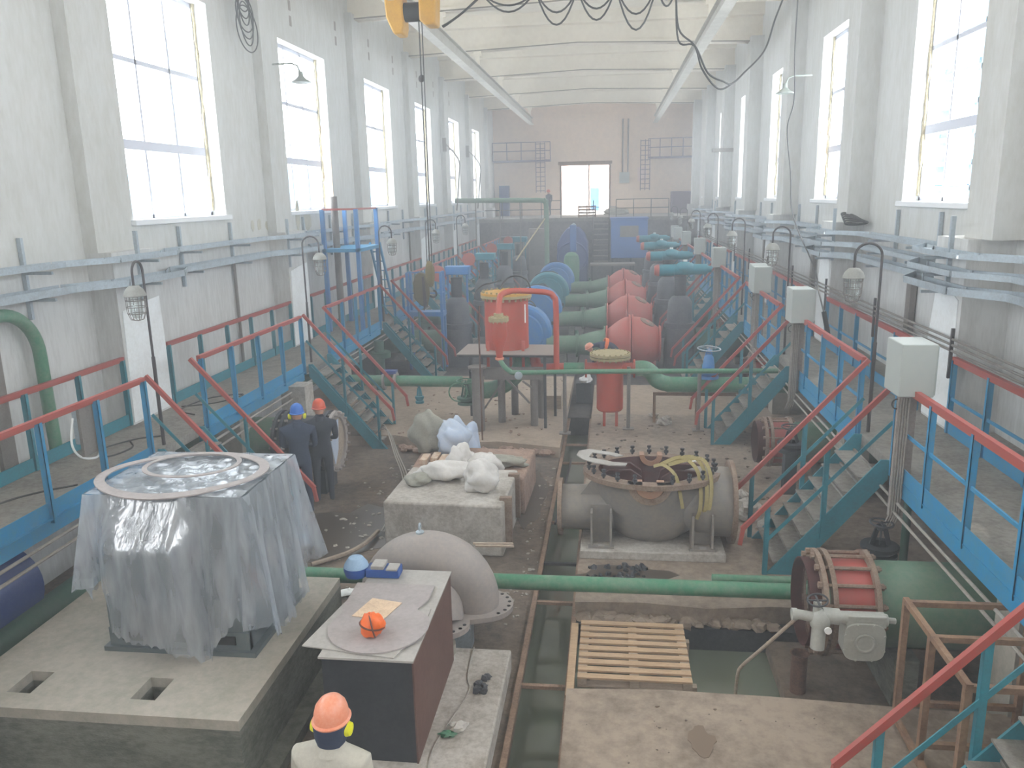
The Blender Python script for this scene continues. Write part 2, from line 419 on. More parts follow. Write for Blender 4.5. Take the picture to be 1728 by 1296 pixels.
# roof beams, haunches and purlin ribs
for k in range(-2, 7):
    yb = 11.75 + BAY * k
    zw, zc = 10.45, 10.68
    poly = [(XL, zw), (-1.25, zc), (XR, zw), (XR, ZC + .02), (XL, ZC + .02)]
    trim('ceiling_paint', MB().prism(poly, 'xz', yb + .1, yb + .32))
    poly = [(XL, zw), (-1.25, zc), (XR, zw), (XR, zw + .12), (-1.25, zc + .12), (XL, zw + .12)]
    trim('ceiling_paint', MB().prism(poly, 'xz', yb, yb + .42))
    trim('beam_shadow_line', MB().bar((XL, yb - .003, zw + .025), (-1.25, yb - .003, zc + .025), .006, .04).bar((-1.25, yb - .003, zc + .025), (XR, yb - .003, zw + .025), .006, .04))  # dark strip standing in for the shadow line at the beam's lower edge
    poly = [(XL, ZC - .42), (XR, ZC - .42), (XR, ZC + .02), (XL, ZC + .02)]
    trim('ceiling_paint', MB().prism(poly, 'xz', yb - .25, yb + .67))
# broken plaster showing brick beside windows
trim('raw_brick', MB().prism([(-8.2, 5.0), (-7.9, 5.0), (-7.9, 6.6), (-7.95, 7.0), (-8.18, 7.3)], 'xz', 22.93, 22.96))
trim('raw_brick', MB().prism([(5.42, 5.7), (5.7, 5.6), (5.7, 7.0), (5.5, 6.9), (5.42, 6.4)], 'xz', 22.93, 22.96))
for i, (y, z, h, wd) in enumerate([(17.4, 4.55, .28, .16), (17.75, 4.55, .3, .2), (18.2, 4.55, .24, .25), (18.55, 4.55, .18, .2), (20.1, 4.45, .85, .3), (20.75, 4.45, .5, .55)]):
    rr = random.Random(i); pl = []
    for j in range(11):
        a = 2 * PI * j / 11; q = rr.uniform(.75, 1.1)
        pl.append((y + math.cos(a) * wd / 2 * q, z + h / 2 + math.sin(a) * h / 2 * q))
    MATS.get('patch') or mat('patch', (196, 192, 176), .95, dirt=(176, 172, 160), amt=.7, scale=6)
    trim('patch', MB().prism(pl, 'yz', -7.902, -7.893))

# ---- pit floor and slabs
S('floor', 'earth', MB().box(XL, -1.0, YB, 16.6, -.5, 0))
S('floor', 'sand', MB().prism([(XL, 15.9), (-4.6, 16.3), (-3.4, 15.8), (-2.3, 15.95), (-1.0, 15.6), (-1.0, 22.2), (XL, 22.2)], 'xy', -.5, .22))
S('floor', 'earth_dark', MB().box(XL, -1.0, 22.2, 48.2, -.5, .18))
S('floor', 'earth_dark', MB().box(-1.0, -.42, 18.6, 48.2, -.5, .02))
S('floor', 'screed', MB().prism([(-.42, 9.25), (.4, 9.3), (1.2, 9.2), (2.0, 9.32), (XR, 9.25), (XR, 18.2), (-.42, 18.2)], 'xy', -1.0, .22))
S('floor', 'sand', MB().box(-.42, XR, 18.2, 21.6, -.5, .12))
S('floor', 'earth_dark', MB().box(-.42, XR, 21.6, 48.2, -.5, .11))
S('floor', 'screed', MB().prism([(-.42, YB), (XR, YB), (XR, 7.2), (3.0, 7.26), (1.6, 7.34), (.5, 7.36), (-.42, 7.3)], 'xy', -1.0, .3))
S('floor', 'black_iron', MB().box(-.42, XR, 7.2, 9.4, -1.1, -.9))
S('floor', 'earth', MB().box(-1.05, -.4, YB, 18.7, -1.2, -1.0))
S('floor', 'earth', MB().box(1.9, XR, 7.25, 9.35, -1.0, -.12))
S('floor', 'black_iron', MB().box(-.42, 3.9, 9.1, 9.3, -1.0, .0))
MB().box(-1.0, -.42, YB, 18.6, -.9, -.42).build('drain_water', 'water', kind='stuff', label='still greenish water standing in the narrow floor drain', cat='water', smooth=0)
MB().box(-.42, 2.6, 7.22, 9.3, -.9, -.28).build('pit_water', 'water', kind='stuff', label='dark puddle of water in the pit under the pallet', cat='water', smooth=0)
# mezzanine decks along both walls
for x0, x1 in ((XL, -6.35), (3.55, XR)):
    S('floor', 'deck', MB().box(x0, x1, YB, 47.9, 1.66, 1.8))
# end platform at street level
S('floor', 'deck', MB().box(XL, XR, 48.0, YE, 3.7, 3.9))
trim('end_low', MB().box(XL, XR, 48.1, 48.5, -1, 3.7))
S('floor', 'outside_ground', MB().box(-40, 40, YE + .4, 110, 3.5, 3.88))
for k in range(8):
    yy = 7.2 + 5.75 * k
    for nm, x0, x1 in (('l', -6.9, -6.45), ('r', 3.75, 4.15)):
        if k == 0 and nm == 'l': continue
        trim('foundation', MB().box(x0, x1, yy, yy + .45, 0, 1.66))
# concrete column stub seen beside the second left stairs
trim('old_concrete', MB().box(-6.5, -6.0, 14.9, 15.35, 0, 1.62))
# door frame in the end wall
f = MB().box(DX0 - .2, DX1 + .2, YE - .12, YE + .02, DZ1 - .02, DZ1 + .18).box(DX0 - .1, DX0, YE - .08, YE + .3, DZ0, DZ1).box(DX1, DX1 + .1, YE - .08, YE + .3, DZ0, DZ1)
fo = f.build('door_1', 'steel_brown', kind='structure', smooth=0)
MB().box(-1.52, -1.44, YE + .25, YE + .3, DZ0, DZ1).box(DX0, DX1, YE + .25, YE + .3, DZ1 - .08, DZ1).build('frame', 'grid_grey', fo, smooth=0)

# ---------------------------------------------------------------- stairs
def make_stairs(label):
    # local frame: top nosing at x=0, going down towards -x, width in +y
    t = thing('steel_stairs', label, 'stairs', (0, 0, 0), 'blue and red steel stairs down to the pit')
    w0, w1 = .05, 1.2
    run, top = 1.5, 1.8
    for y in (w0, w1):
        MB().prism([(-run - .12, 0.0), (-run + .22, 0.0), (.0, 1.58), (.0, 1.84), (-.1, 1.84)], 'xz', y - .012, y + .012).bar((-run - .1, y + .02, .0), (-.06, y + .02, 1.8), .05, .02).build('stringer', 'teal', t, smooth=0)
    for i in range(8):
        z = .2 * (i + 1); x = -run + (z - .05) * run / top
        MB().box(x - .15, x + .13, w0 + .012, w1 - .012, z - .02, z).box(x + .1, x + .13, w0 + .012, w1 - .012, z - .02, z + .03).build('tread', 'deck', t, smooth=0)
    for y in (w0 - .03, w1 + .03):
        MB().bar((0.03, y, 2.9), (-1.78, y, .86), .05, .06).bar((-1.76, y, .9), (-1.8, y, .64), .05, .05).build('handrail', 'red', t, smooth=0)
        MB().bar((0.0, y, 2.35), (-1.45, y, .72), .012, .045).build('mid_rail', 'teal', t, smooth=0)
        for x, zb, zt in ((-1.46, .05, 1.2), (-.76, .75, 2.0)):
            MB().box(x - .03, x + .03, y - .005, y + .005, zb, zt).box(x - .03, x - .022, y - .005, y + .05, zb, zt).build('post', 'teal', t, smooth=0)
    return t
names_r = ['%s of the right-hand stairs, ' % o for o in ORD]
extra_r = ['cut by the bottom right corner', 'beside the dusty grey split pump', 'behind the blue valve with a handwheel', 'level with the black bonnets', 'partly behind the fourth grey cabinet', 'far down the hall', 'almost at the end platform']
proto = make_stairs('blue steel stairs nearest on the right, cut by the picture corner')
XRr, XLl = 3.52, -6.32
proto.location = (XRr, 4.42, 0)
for k in range(1, 7):
    dup(proto, (XRr, 4.42 + 5.75 * k, 0), 'blue steel stairs, %s on the right, %s' % (ORD[k], extra_r[k]))
extra_l = ['', 'rising behind the plastic wrapped motor', 'beside the dark flanged pipe spool', 'left of the red tank on legs', 'beside the second black bonnet', 'far down the hall', 'close to the end platform']
for k in range(1, 7):
    dup(proto, (XLl, 4.42 + 5.75 * k + 1.25 + (.05 if k > 1 else -.05), 0), 'blue steel stairs, %s on the left, %s' % (ORD[k - 1], extra_l[k]), rz=PI)

# ---------------------------------------------------------------- guard rails
def railing(x, y0, y1, inner, sgn, mid, label, group, mtl='blue'):
    t = thing('guard_rail', label, 'railing', (x, y0, 1.8), group)
    MB().box(x - .03, x + .03, y0, y1, 2.86, 2.91).box(x - .028, x - .02, y0, y1, 2.82, 2.86).build('top_rail', 'red', t, smooth=0)
    n = max(2, round((y1 - y0) / 1.05) + 1)
    for i in range(n):
        y = y0 + .04 + (y1 - y0 - .08) * i / (n - 1)
        zb = 1.68 if not inner else 1.82
        MB().box(x - .035, x + .035, y - .004, y + .004, zb, 2.86).box(x - .035 if sgn > 0 else x + .027, x - .027 if sgn > 0 else x + .035, y - .004, y + .05, zb, 2.86).build('post', mtl, t, smooth=0)
    if not inner:
        MB().box(x - .02, x - .012, y0, y1, 1.55, 1.92).box(x - .03 if sgn > 0 else x - .05, x + .05 if sgn > 0 else x + .03, y0, y1, 1.72, 1.735).build('toe_board', mtl, t, smooth=0)
    else:
        MB().box(x - .008, x + .008, y0, y1, 1.82, 2.0).build('toe_board', mtl, t, smooth=0)
    if mid: MB().box(x - .01, x + .01, y0, y1, 2.3, 2.34).build('mid_rail', mtl, t, smooth=0)
    return t
for k in range(0, 7):
    ya = 5.76 + 5.75 * k; yb = 4.34 + 5.75 * (k + 1)
    if k == 6: yb = 46.5
    railing(3.52, ya, yb, False, 1, True, 'blue pit-edge railing on the right walkway, %s section' % ORD[k], 'pit edge railings on the right', 'blue')
    railing(-6.32, ya + .03, yb - .06, False, -1, False, 'blue pit-edge railing on the left walkway, %s section' % ORD[k], 'pit edge railings on the left', 'blue')
    y0 = 11.45 + BAY * (k - 1) + 1.25; y1 = y0 + BAY - 1.35
    if k < 6:
        railing(-7.5, y0, y1 + .08, True, -1, False, 'blue wall-side railing between left wall plinths, %s of its row' % ORD[k], 'wall side railings on the left', 'teal')
        railing(4.73, y0 + .05, y1 + .22, True, 1, True, 'blue wall-side railing between right wall plinths, %s of its row' % ORD[k], 'wall side railings on the right', 'blue')

# ================================================================ foreground, left
t = thing('machine_foundation', 'large concrete machine foundation under the plastic wrapped motor', 'foundation', (-4.6, 7.1, 0))
fx = [-6.05, -5.55, -5.31, -4.32, -4.08, -3.18]; fy = [5.8, 6.02, 6.36, 8.5]
b = MB()
for i in range(5):
    for j in range(3):
        if j == 1 and i in (1, 3): b.box(fx[i], fx[i + 1], fy[j], fy[j + 1], .3, .42)
        else: b.box(fx[i], fx[i + 1], fy[j], fy[j + 1], .72, .82)
for x, y in ((-5.44, 6.52), (-4.23, 6.52), (-3.6, 6.3)): b.lathe((x, y, .815), (0, 0, 1), [(0, .02), (.004, .02)], 10)
b.build('top_slab', 'foundation', t, smooth=0)
b = MB()
for i in range(5):
    for j in range(3):
        if not (j == 1 and i in (1, 3)): b.box(fx[i], fx[i + 1], fy[j], fy[j + 1], 0, .72)
        else: b.box(fx[i], fx[i + 1], fy[j], fy[j + 1], 0, .3)
b.build('body', 'foundation_side', t, smooth=0)
MB().box(-3.18, -3.0, 5.0, 8.6, 0, .12).build('footing_ledge', 'foundation_side', t, smooth=0)

# --- motor under plastic
t = thing('electric_motor', 'big square grey electric motor wrapped in clear plastic', 'motor', (-4.27, 7.4, .82))
mx0, mx1, my0, my1, mz1 = -5.02, -3.5, 6.82, 8.1, 2.47
b = MB()
b.box(mx0, mx1, my0 + .12, my1, 1.0, mz1 - .55)
b.prism([(mx0 + .1, mz1 - .55), (mx1 - .02, mz1 - .55), (mx1 - .02, mz1), (mx0 + .1, mz1)], 'xz', my0 + .02, my1)
b.build('housing', 'motor_grey', t, smooth=0, bevel=.02)
b = MB()
for x in (mx0 + .02, mx1 - .36):
    b.box(x, x + .34, my0, my0 + .05, .82, 1.4)
b.prism([(mx0 + .02, .82), (mx1 - .02, .82), (mx1 - .02, 1.06), (mx1 - .36, 1.06), (mx1 - .62, .93), (mx0 + .62, .93), (mx0 + .36, 1.06), (mx0 + .02, 1.06)], 'xz', my0 - .02, my1)
b.box(mx0 - .03, mx1 + .05, my0 - .06, my1 + .03, .82, .87)
b.build('feet', 'motor_grey', t, smooth=0)
for x in (mx0 + .16, mx1 - .46):
    MB().box(x, x + .3, my0 - .03, my0 - .018, .93, 1.02).build('foot_slot', 'rubber_black', t, smooth=0)
MB().lathe((-4.27, my0 + .14, 1.55), (0, -1, 0), [(0, .6), (.05, .6), (.08, .5), (.1, .0)], 40, caps=False).build('end_shield', 'motor_grey', t)
b = MB(); b.prism([(-4.74, 1.35), (-4.06, 1.35), (-4.06, 1.85), (-4.16, 2.0), (-4.64, 2.0), (-4.74, 1.85)], 'xz', my0 - .22, my0 + .1)
b.build('terminal_box', 'motor_grey', t, smooth=0, bevel=.02)
for x, y in ((mx0 - .05, my0 + .12), (mx0 - .05, my1 - .2)):
    MB().torus((x, y, 1.78), (0, 1, 0), .075, .028, 20, 8).bar((x + .05, y, 1.78), (x + .16, y, 1.74), .07, .05).build('lifting_eye', 'motor_grey', t)
# plastic sheet draped over it
def sheet():
    x0, x1, y0, y1, zt = mx0 - .03, mx1 + .035, my0 - .02, my1 + .02, mz1 + .015
    n = 240; per = []
    segs = [((x0, y0), (x1, y0)), ((x1, y0), (x1, y1)), ((x1, y1), (x0, y1)), ((x0, y1), (x0, y0))]
    L = [x1 - x0, y1 - y0, x1 - x0, y1 - y0]; T = sum(L)
    for i in range(n):
        d = T * i / n; k = 0
        while d > L[k]: d -= L[k]; k += 1
        p, q = segs[k]; per.append((k, d / L[k], p[0] + (q[0] - p[0]) * d / L[k], p[1] + (q[1] - p[1]) * d / L[k]))
    nr = [(0, -1), (1, 0), (0, 1), (-1, 0)]
    def hem(k, s):
        if k == 0:
            pts = [(0, 1.55), (.08, 1.62), (.14, 1.45), (.2, 1.2), (.3, 1.12), (.48, 1.06), (.6, .98), (.68, .9), (.735, .62), (.77, .96), (.86, 1.12), (.93, 1.28), (1, 1.2)]
        elif k == 1: pts = [(0, 1.2), (.06, 1.0), (.2, .93), (.45, .95), (.7, 1.02), (.85, 1.2), (1, 1.3)]
        elif k == 2: pts = [(0, 1.3), (.5, 1.2), (1, 1.35)]
        else: pts = [(0, 1.35), (.6, 1.5), (.85, 1.35), (.94, 1.3), (1, 1.55)]
        for (a, za), (b_, zb) in zip(pts, pts[1:]):
            if a <= s <= b_: return za + (zb - za) * (s - a) / (b_ - a)
    rows = 26; vs = []; rr = random.Random(3)
    for j in range(rows + 1):
        v = j / rows
        for i, (k, s, x, y) in enumerate(per):
            hz = hem(k, s) + .02 * math.sin(i * 1.9)
            z = zt + (hz - zt) * v
            ed = min(s, 1 - s)
            amp = (.012 + .075 * v) * (1 if k != 0 else .6)
            q = math.sin(i * .31 + 1.6 * math.sin(i * .07)) * .65 + math.sin(i * .83 + v * 2.2) * .35
            off = .012 + amp * (q + .75) + v * .07 + max(0, .06 - ed) * v * 1.6
            if k == 0:
                # stretched over the terminal box
                u = (s - .06) / .68
                if 0 < u < 1:
                    bz = 2.02; d0 = .27
                    t_ = (zt - z) / (zt - bz)
                    wgt = min(1, min(u, 1 - u) * 5)
                    e = d0 * (t_ ** 1.15 if t_ < 1 else 1) * wgt
                    off = off * .5 + e
            nx, ny = nr[k]
            if k == 0 and s < .04: nx -= .5
            vs.append((x + nx * off, y + ny * off, z))
    fs = [(j * n + i, j * n + (i + 1) % n, (j + 1) * n + (i + 1) % n, (j + 1) * n + i) for j in range(rows) for i in range(n)]
    m = MB(); m.add(vs, fs)
    # wrinkled top
    g = 26; tv = []
    for a in range(g + 1):
        for c in range(g + 1):
            x = x0 + (x1 - x0) * a / g; y = y0 + (y1 - y0) * c / g
            e = min(a, g - a, c, g - c)
            tv.append((x, y, zt + (0 if e == 0 else .012 + .01 * math.sin(a * 1.3 + c * .9) + .008 * math.sin(c * 2.1 - a * .7))))
    m.add(tv, [(a * (g + 1) + c, a * (g + 1) + c + 1, (a + 1) * (g + 1) + c + 1, (a + 1) * (g + 1) + c) for a in range(g) for c in range(g)])
    return m
sheet().build('plastic_cover', 'polyfilm', None, loc=(-4.27, 7.4, .9), label='clear wrinkled plastic film draped over the big square motor', cat='plastic sheet', smooth=60)
def gasket_ring(c, a, b_, w, th, rot, nm, lab, bend=0, m='gasket'):
    vs = []; n = 64; cr, sr = math.cos(rot), math.sin(rot)
    for dz in (0, th):
        for rr_ in (1, 0):
            for k in range(n):
                an = 2 * PI * k / n; x = math.cos(an) * (a - (0 if rr_ else w)); y = math.sin(an) * (b_ - (0 if rr_ else w))
                X = x * cr - y * sr; Y = x * sr + y * cr
                dev = -bend * max(0, -Y / b_ - .55) ** 1.5 * .5
                vs.append((c[0] + X, c[1] + Y, c[2] + dz + dev))
    idx = lambda l, k: l * n + k % n
    fs = []
    for k in range(n):
        for l0, l1 in ((0, 1), (1, 3), (3, 2), (2, 0)):
            fs.append((idx(l0, k), idx(l0, k + 1), idx(l1, k + 1), idx(l1, k)))
    MB().add(vs, fs).build(nm, m, None, loc=c, label=lab, cat='gasket', group='flat gasket rings on the wrapped motor')
gasket_ring((-4.32, 7.35, mz1 + .05), .86, .66, .1, .012, .12, 'gasket_ring', 'large oval grey gasket ring lying on the plastic wrapped motor', .25)
gasket_ring((-4.3, 7.5, mz1 + .085), .5, .4, .05, .01, .1, 'gasket_ring', 'small oval gasket ring lying inside the larger one', 0)

# --- floor pipes
def pipe(name, pts, r, m, label, cat='pipe', n=16, group=None, extra=None):
    p0 = V(pts[0]); mb = MB().tube(pts, r, n)
    if extra: extra(mb)
    return mb.build(name, m, None, loc=p0, label=label, cat=cat, group=group)
pipe('green_pipe', [(-6.72, 1.0, .42), (-6.72, 9.9, .42)], .2, 'dark_green', 'thick green pipe along the floor below the left walkway')
pipe('green_pipe', [(-6.4, 9.15, .52), (3.2, 9.15, .52)], .095, 'green', 'green pipe crossing the pit floor in front of the split pump')
pipe('green_pipe', [(1.3, 9.62, .42), (5.3, 9.62, .42)], .06, 'green', 'thin green pipe behind the long floor pipe at right')
pipe('green_pipe', [(-7.7, 6.0, 3.86), (-7.7, 9.0, 3.86)] + arc((-7.7, 9.3, 3.24), (0, 1, 0), (0, 0, 1), .62, PI / 2, 0, 10) + [(-7.7, 9.93, 2.6), (-7.7, 9.95, 1.82)], .085, 'green', 'green pipe bending down the left wall to the walkway')
MB().box(-7.88, -7.82, 9.1, 9.36, 1.8, 4.1).build('cable_duct', 'galv_pipe', None, loc=(-7.85, 9.2, 1.8), label='grey vertical cable duct beside the green wall pipe', cat='cable duct', smooth=0)
b = MB().lathe((-6.9, 7.2, .8), (0, 1, 0), [(0, 0), (0, .55), (1.4, .55), (1.4, 0)], 30)
MB().lathe((-7.2, 6.6, .82), (0, 1, 0), [(0, 0), (0, .3), (.08, .5), (1.5, .5), (1.58, .3), (1.58, 0)], 32, caps=False).build('storage_drum', 'navy', None, loc=(-7.2, 7.4, .3), label='dark blue cylinder tank under the near left walkway', cat='tank')
for i_, y_ in enumerate((6.9, 7.8)): MB().box(-7.5, -6.9, y_, y_ + .15, 0, .42).build('tank_saddle', 'foundation_side', None, loc=(-7.2, y_, 0), label='saddle block under the dark blue tank, %s one' % ('near', 'far')[i_], cat='support', smooth=0)

# --- plinth and steel box
b = MB(); b.box(-2.72, -1.08, 3.6, 8.05, 0, .25)
b.build('concrete_plinth', 'old_concrete', None, loc=(-1.9, 6, 0), label='low pale concrete plinth under the black steel box', cat='plinth', bevel=.02)
t = thing('steel_box', 'tall open black steel box with rusty brown side', 'box', (-2.11, 6.95, .25))
MB().box(-2.52, -1.7, 6.13, 7.78, .25, 1.27).build('body', 'black', t, smooth=0)
MB().box(-1.7, -1.685, 6.12, 7.79, .25, 1.28).build('side_panel', 'box_side', t, smooth=0)
MB().box(-2.54, -1.68, 6.1, 7.83, 1.27, 1.29).build('lid', 'sheet_steel', t, smooth=0)
def lobe(cx, cy, r, x0, x1, y1, n=26):
    pl = [(x0, y1), (x0 + .02, cy + r * .6)]
    for i in range(n + 1):
        a = PI * .86 + (PI * 1.28) * i / n; pl.append((cx + r * math.cos(a), cy + r * math.sin(a)))
    pl += [(x1 - .06, cy + r * .7), (x1, y1 - .3), (x1, y1)]
    return pl
MB().prism([(-2.74, 6.25), (-1.86, 6.12), (-1.72, 6.6), (-1.72, 7.0), (-2.6, 7.1)], 'xy', 1.291, 1.303).build('steel_sheet', 'sheet_steel', None, loc=(-2.2, 6.7, 1.291), label='flat grey sheet under the rounded gasket plate on the box', cat='steel plate', smooth=0)
MB().prism(lobe(-2.13, 6.62, .47, -2.6, -1.78, 7.45), 'xy', 1.305, 1.318).build('gasket_plate', 'gasket', None, loc=(-2.13, 6.8, 1.305), label='rounded grey gasket plate lying on top of the steel box', cat='gasket', smooth=0)
MB().prism([(-2.44, 6.76), (-2.12, 6.72), (-2.02, 7.05), (-2.34, 7.12)], 'xy', 1.32, 1.326).build('cardboard_sheet', 'board', None, loc=(-2.2, 6.9, 1.32), label='cream sheet of card beside the orange bundle', cat='cardboard', smooth=0)
t = thing('wrapped_bundle', 'bright orange bundle tied with brown tape on the gasket plate', 'bundle', (-2.14, 6.45, 1.32))
MB().blob((-2.14, 6.45, 1.42), (.112, .105, .108), 5, .16, 20, 14, flat=1.32).build('bag', 'orange_bag', t)
MB().torus((-2.14, 6.45, 1.42), (1, .35, .2), .112, .008, 24, 6).torus((-2.14, 6.45, 1.425), (.2, .1, 1), .114, .008, 24, 6).build('tape', 'tape_brown', t)
# blue actuator standing on the back of the box
t = thing('valve_actuator', 'bright blue valve actuator with dusty top behind the steel box lid', 'actuator', (-2.6, 7.7, 1.29))
MB().lathe((-2.68, 7.68, 1.29), (0, 0, 1), [(0, 0), (0, .12), (.06, .135), (.1, .135), (.1, 0)], 20, caps=False).build('motor_housing', 'deep_blue', t)
MB().lathe((-2.68, 7.68, 1.39), (0, 0, 1), [(0, .132), (.03, .125), (.1, .075), (.12, 0)], 20, caps=False).build('dusty_dome', 'dusty_blue', t)
MB().box(-2.56, -2.2, 7.6, 7.78, 1.295, 1.39).build('gear_arm', 'deep_blue', t, bevel=.01)
MB().box(-2.5, -2.36, 7.6, 7.78, 1.39, 1.43).box(-2.33, -2.21, 7.58, 7.74, 1.39, 1.41).build('cover', 'sheet_steel', t, bevel=.005)

# --- half casing of a pump
t = thing('pump_casing', 'grey upper half of a pump casing with bolt-hole flange', 'pump casing', (-2.1, 8.6, 0))
pts = arc((-2.12, 8.6, .5), (1, 0, 0), (0, 0, 1), .56, -.02, PI + .02, 26)
rs = [.27 + .06 * math.sin(PI * i / 26) for i in range(27)]
MB().tube(pts, rs, 26, cap=False).build('volute', 'casing_grey', t)
MB().tube([(-1.98, 8.68, .95), (-1.96, 8.5, .82), (-1.94, 8.34, .62), (-1.93, 8.26, .46)], [.22, .25, .27, .28], 26).build('nozzle', 'casing_grey', t)
pl = [(-1.5 + .38 * math.cos(a), 8.62 + .36 * math.sin(a)) for a in [(-1.25 + 2.5 * i / 14) for i in range(15)]]
pl += [(-2.2, 9.1), (-3.05, 8.95), (-3.05, 8.35), (-2.5, 8.2)]
pl += [(-1.92 + .36 * math.cos(a), 8.14 + .3 * math.sin(a)) for a in [(PI + .1 + 3.3 * i / 14) for i in range(15)]]
MB().prism(pl, 'xy', .44, .5).build('flange', 'casing_grey', t, smooth=0)
hb = MB()
for a in [-.8 + 2.0 * i / 6 for i in range(7)]: hb.lathe((-1.5 + .335 * math.cos(a), 8.62 + .315 * math.sin(a), .5), (0, 0, 1), [(0, .022), (.003, .022)], 10)
for a in [PI + .9 + 2.1 * i / 6 for i in range(7)]: hb.lathe((-1.92 + .31 * math.cos(a), 8.14 + .25 * math.sin(a), .5), (0, 0, 1), [(0, .022), (.003, .022)], 10)
hb.build('bolt_hole', 'rubber_black', t, kind='stuff')
MB().torus((-2.2, 8.6, 1.46), (1, 0, 0), .035, .012, 14, 6).lathe((-2.2, 8.6, 1.37), (0, 0, 1), [(0, .05), (.03, .05), (.05, .02)], 14).build('lifting_eye', 'galv', t)
MB().bar((-1.6, 8.75, 1.2), (-1.15, 8.95, 1.12), .03, .02).bar((-1.6, 8.9, 1.1), (-1.15, 9.03, 1.05), .03, .02).build('wooden_wedge', 'wood_grey', t)
MB().box(-1.85, -1.6, 8.35, 8.6, 0, .44).build('support_block', 'galv', t, smooth=0)
MB().box(-2.95, -2.75, 8.5, 8.75, 0, .44).build('support_block', 'galv', t, smooth=0)
MB().lathe((-1.83, 7.93, .25), (0, 0, 1), [(0, 0), (0, .14), (.12, .14), (.12, 0)], 22, caps=False).build('concrete_stub', 'foundation', None, loc=(-1.83, 7.93, .25), label='short round concrete stub behind the steel box', cat='stub')
# small litter on the plinth
b = MB()
for i in range(9):
    b.blob((-1.28 + random.uniform(-.07, .07), 7.35 + random.uniform(-.16, .14), .275), (.045, .04, .03), i, .3, 8, 6)
b.build('bolt_heap', 'black_iron', None, loc=(-1.28, 7.35, .25), label='small heap of black bolts on the pale plinth', cat='bolts', kind='stuff')
MB().blob((-1.42, 6.62, .29), (.09, .06, .05), 21, .5, 14, 8, flat=.252).build('work_glove', 'sack', None, loc=(-1.42, 6.62, .25), label='crumpled white glove on the plinth near the drain', cat='glove')
MB().blob((-1.5, 6.52, .27), (.08, .04, .025), 22, .5, 14, 8, flat=.252).build('rag', 'green', None, loc=(-1.5, 6.52, .25), label='green rag scrap beside the white glove', cat='rag')
MB().lathe((-1.63, 6.0, .25), (0, 0, 1), [(0, .03), (.006, .03)], 14).build('anchor_hole', 'rubber_black', None, loc=(-1.63, 6.0, .25), label='round dark anchor hole near the plinth corner', cat='hole')
pipe('rope', smooth_path([(-1.5, 8.03, .27), (-1.48, 7.5, .26), (-1.42, 7.2, .26), (-1.55, 6.6, .26), (-1.6, 6.2, .26), (-1.5, 5.4, .26)], 6), .008, 'conduit', 'thin rope lying along the pale plinth', 'rope', 6)

# --- drain channel frame
for i, x in enumerate((-1.0, -.44)):
    MB().bar((x + .02, -2, .03), (x + (.0 if i else .05), 18.4, .03), .06, .05).build('channel_edge', 'angle_rust', None, loc=(x, 5, 0), label='rusty angle iron along the %s edge of the drain' % ('left', 'right')[i], cat='angle iron', smooth=0)
for i, y in enumerate((7.7, 9.55, 10.7, 12.2, 13.6, 15.2, 16.4)):
    MB().box(-.98, -.45, y, y + .05, .0, .04).build('channel_crossbar', 'angle_rust' if i != 2 else 'black_iron', None, loc=(-.72, y, 0), label='rusty crossbar over the drain, %s of the row' % ORD[i], cat='crossbar', group='crossbars over the drain', smooth=0)
pipe('drain_rod', [(-.86, 12.1, .05), (-.75, 15.3, .08)], .02, 'dark_pipe', 'dark rod lying lengthwise in the drain opening', 'rod', 8)

# --- pallet over the pit
def pallet(loc, w_, d_, nb, m='wood', z=0, label='', rx=0, rz=0, name='pallet'):
    t = thing(name, label, 'pallet', loc)
    x, y, zz = loc
    for i in range(nb):
        yy = y + (d_ - .1) * i / (nb - 1)
        MB().box(x, x + w_, yy, yy + d_ / nb * .62, zz + .1, zz + .122).build('board', m, t, smooth=0)
    for xx in (x, x + w_ / 2 - .05, x + w_ - .1):
        MB().box(xx, xx + .1, y, y + d_, zz + .022, zz + .1).build('stringer', 'wood_grey', t, smooth=0)
    for yy in (y, y + d_ - .1): MB().box(x, x + w_, yy, yy + .1, zz, zz + .022).build('bottom_board', 'wood_grey', t, smooth=0)
    t.rotation_euler = (rx, 0, rz)
    return t
pl_ = pallet((-.33, 7.75, .02), 1.22, 1.22, 9, label='wooden pallet lying over the flooded pit')
for i_, y_ in enumerate((7.85, 8.75)): MB().box(-.2, .95, y_, y_ + .08, -.9, .015).build('timber_bearer', 'wood_grey', None, loc=(.3, y_, -.9), label='timber bearer in the pit below the pallet, %s one' % ('near', 'far')[i_], cat='timber', smooth=0)
MB().box(-.44, -.36, 7.42, 8.88, .03, .14).build('timber_beam', 'wood', None, loc=(-.4, 8.1, .03), label='short timber beam between drain and pallet', cat='timber', smooth=0)

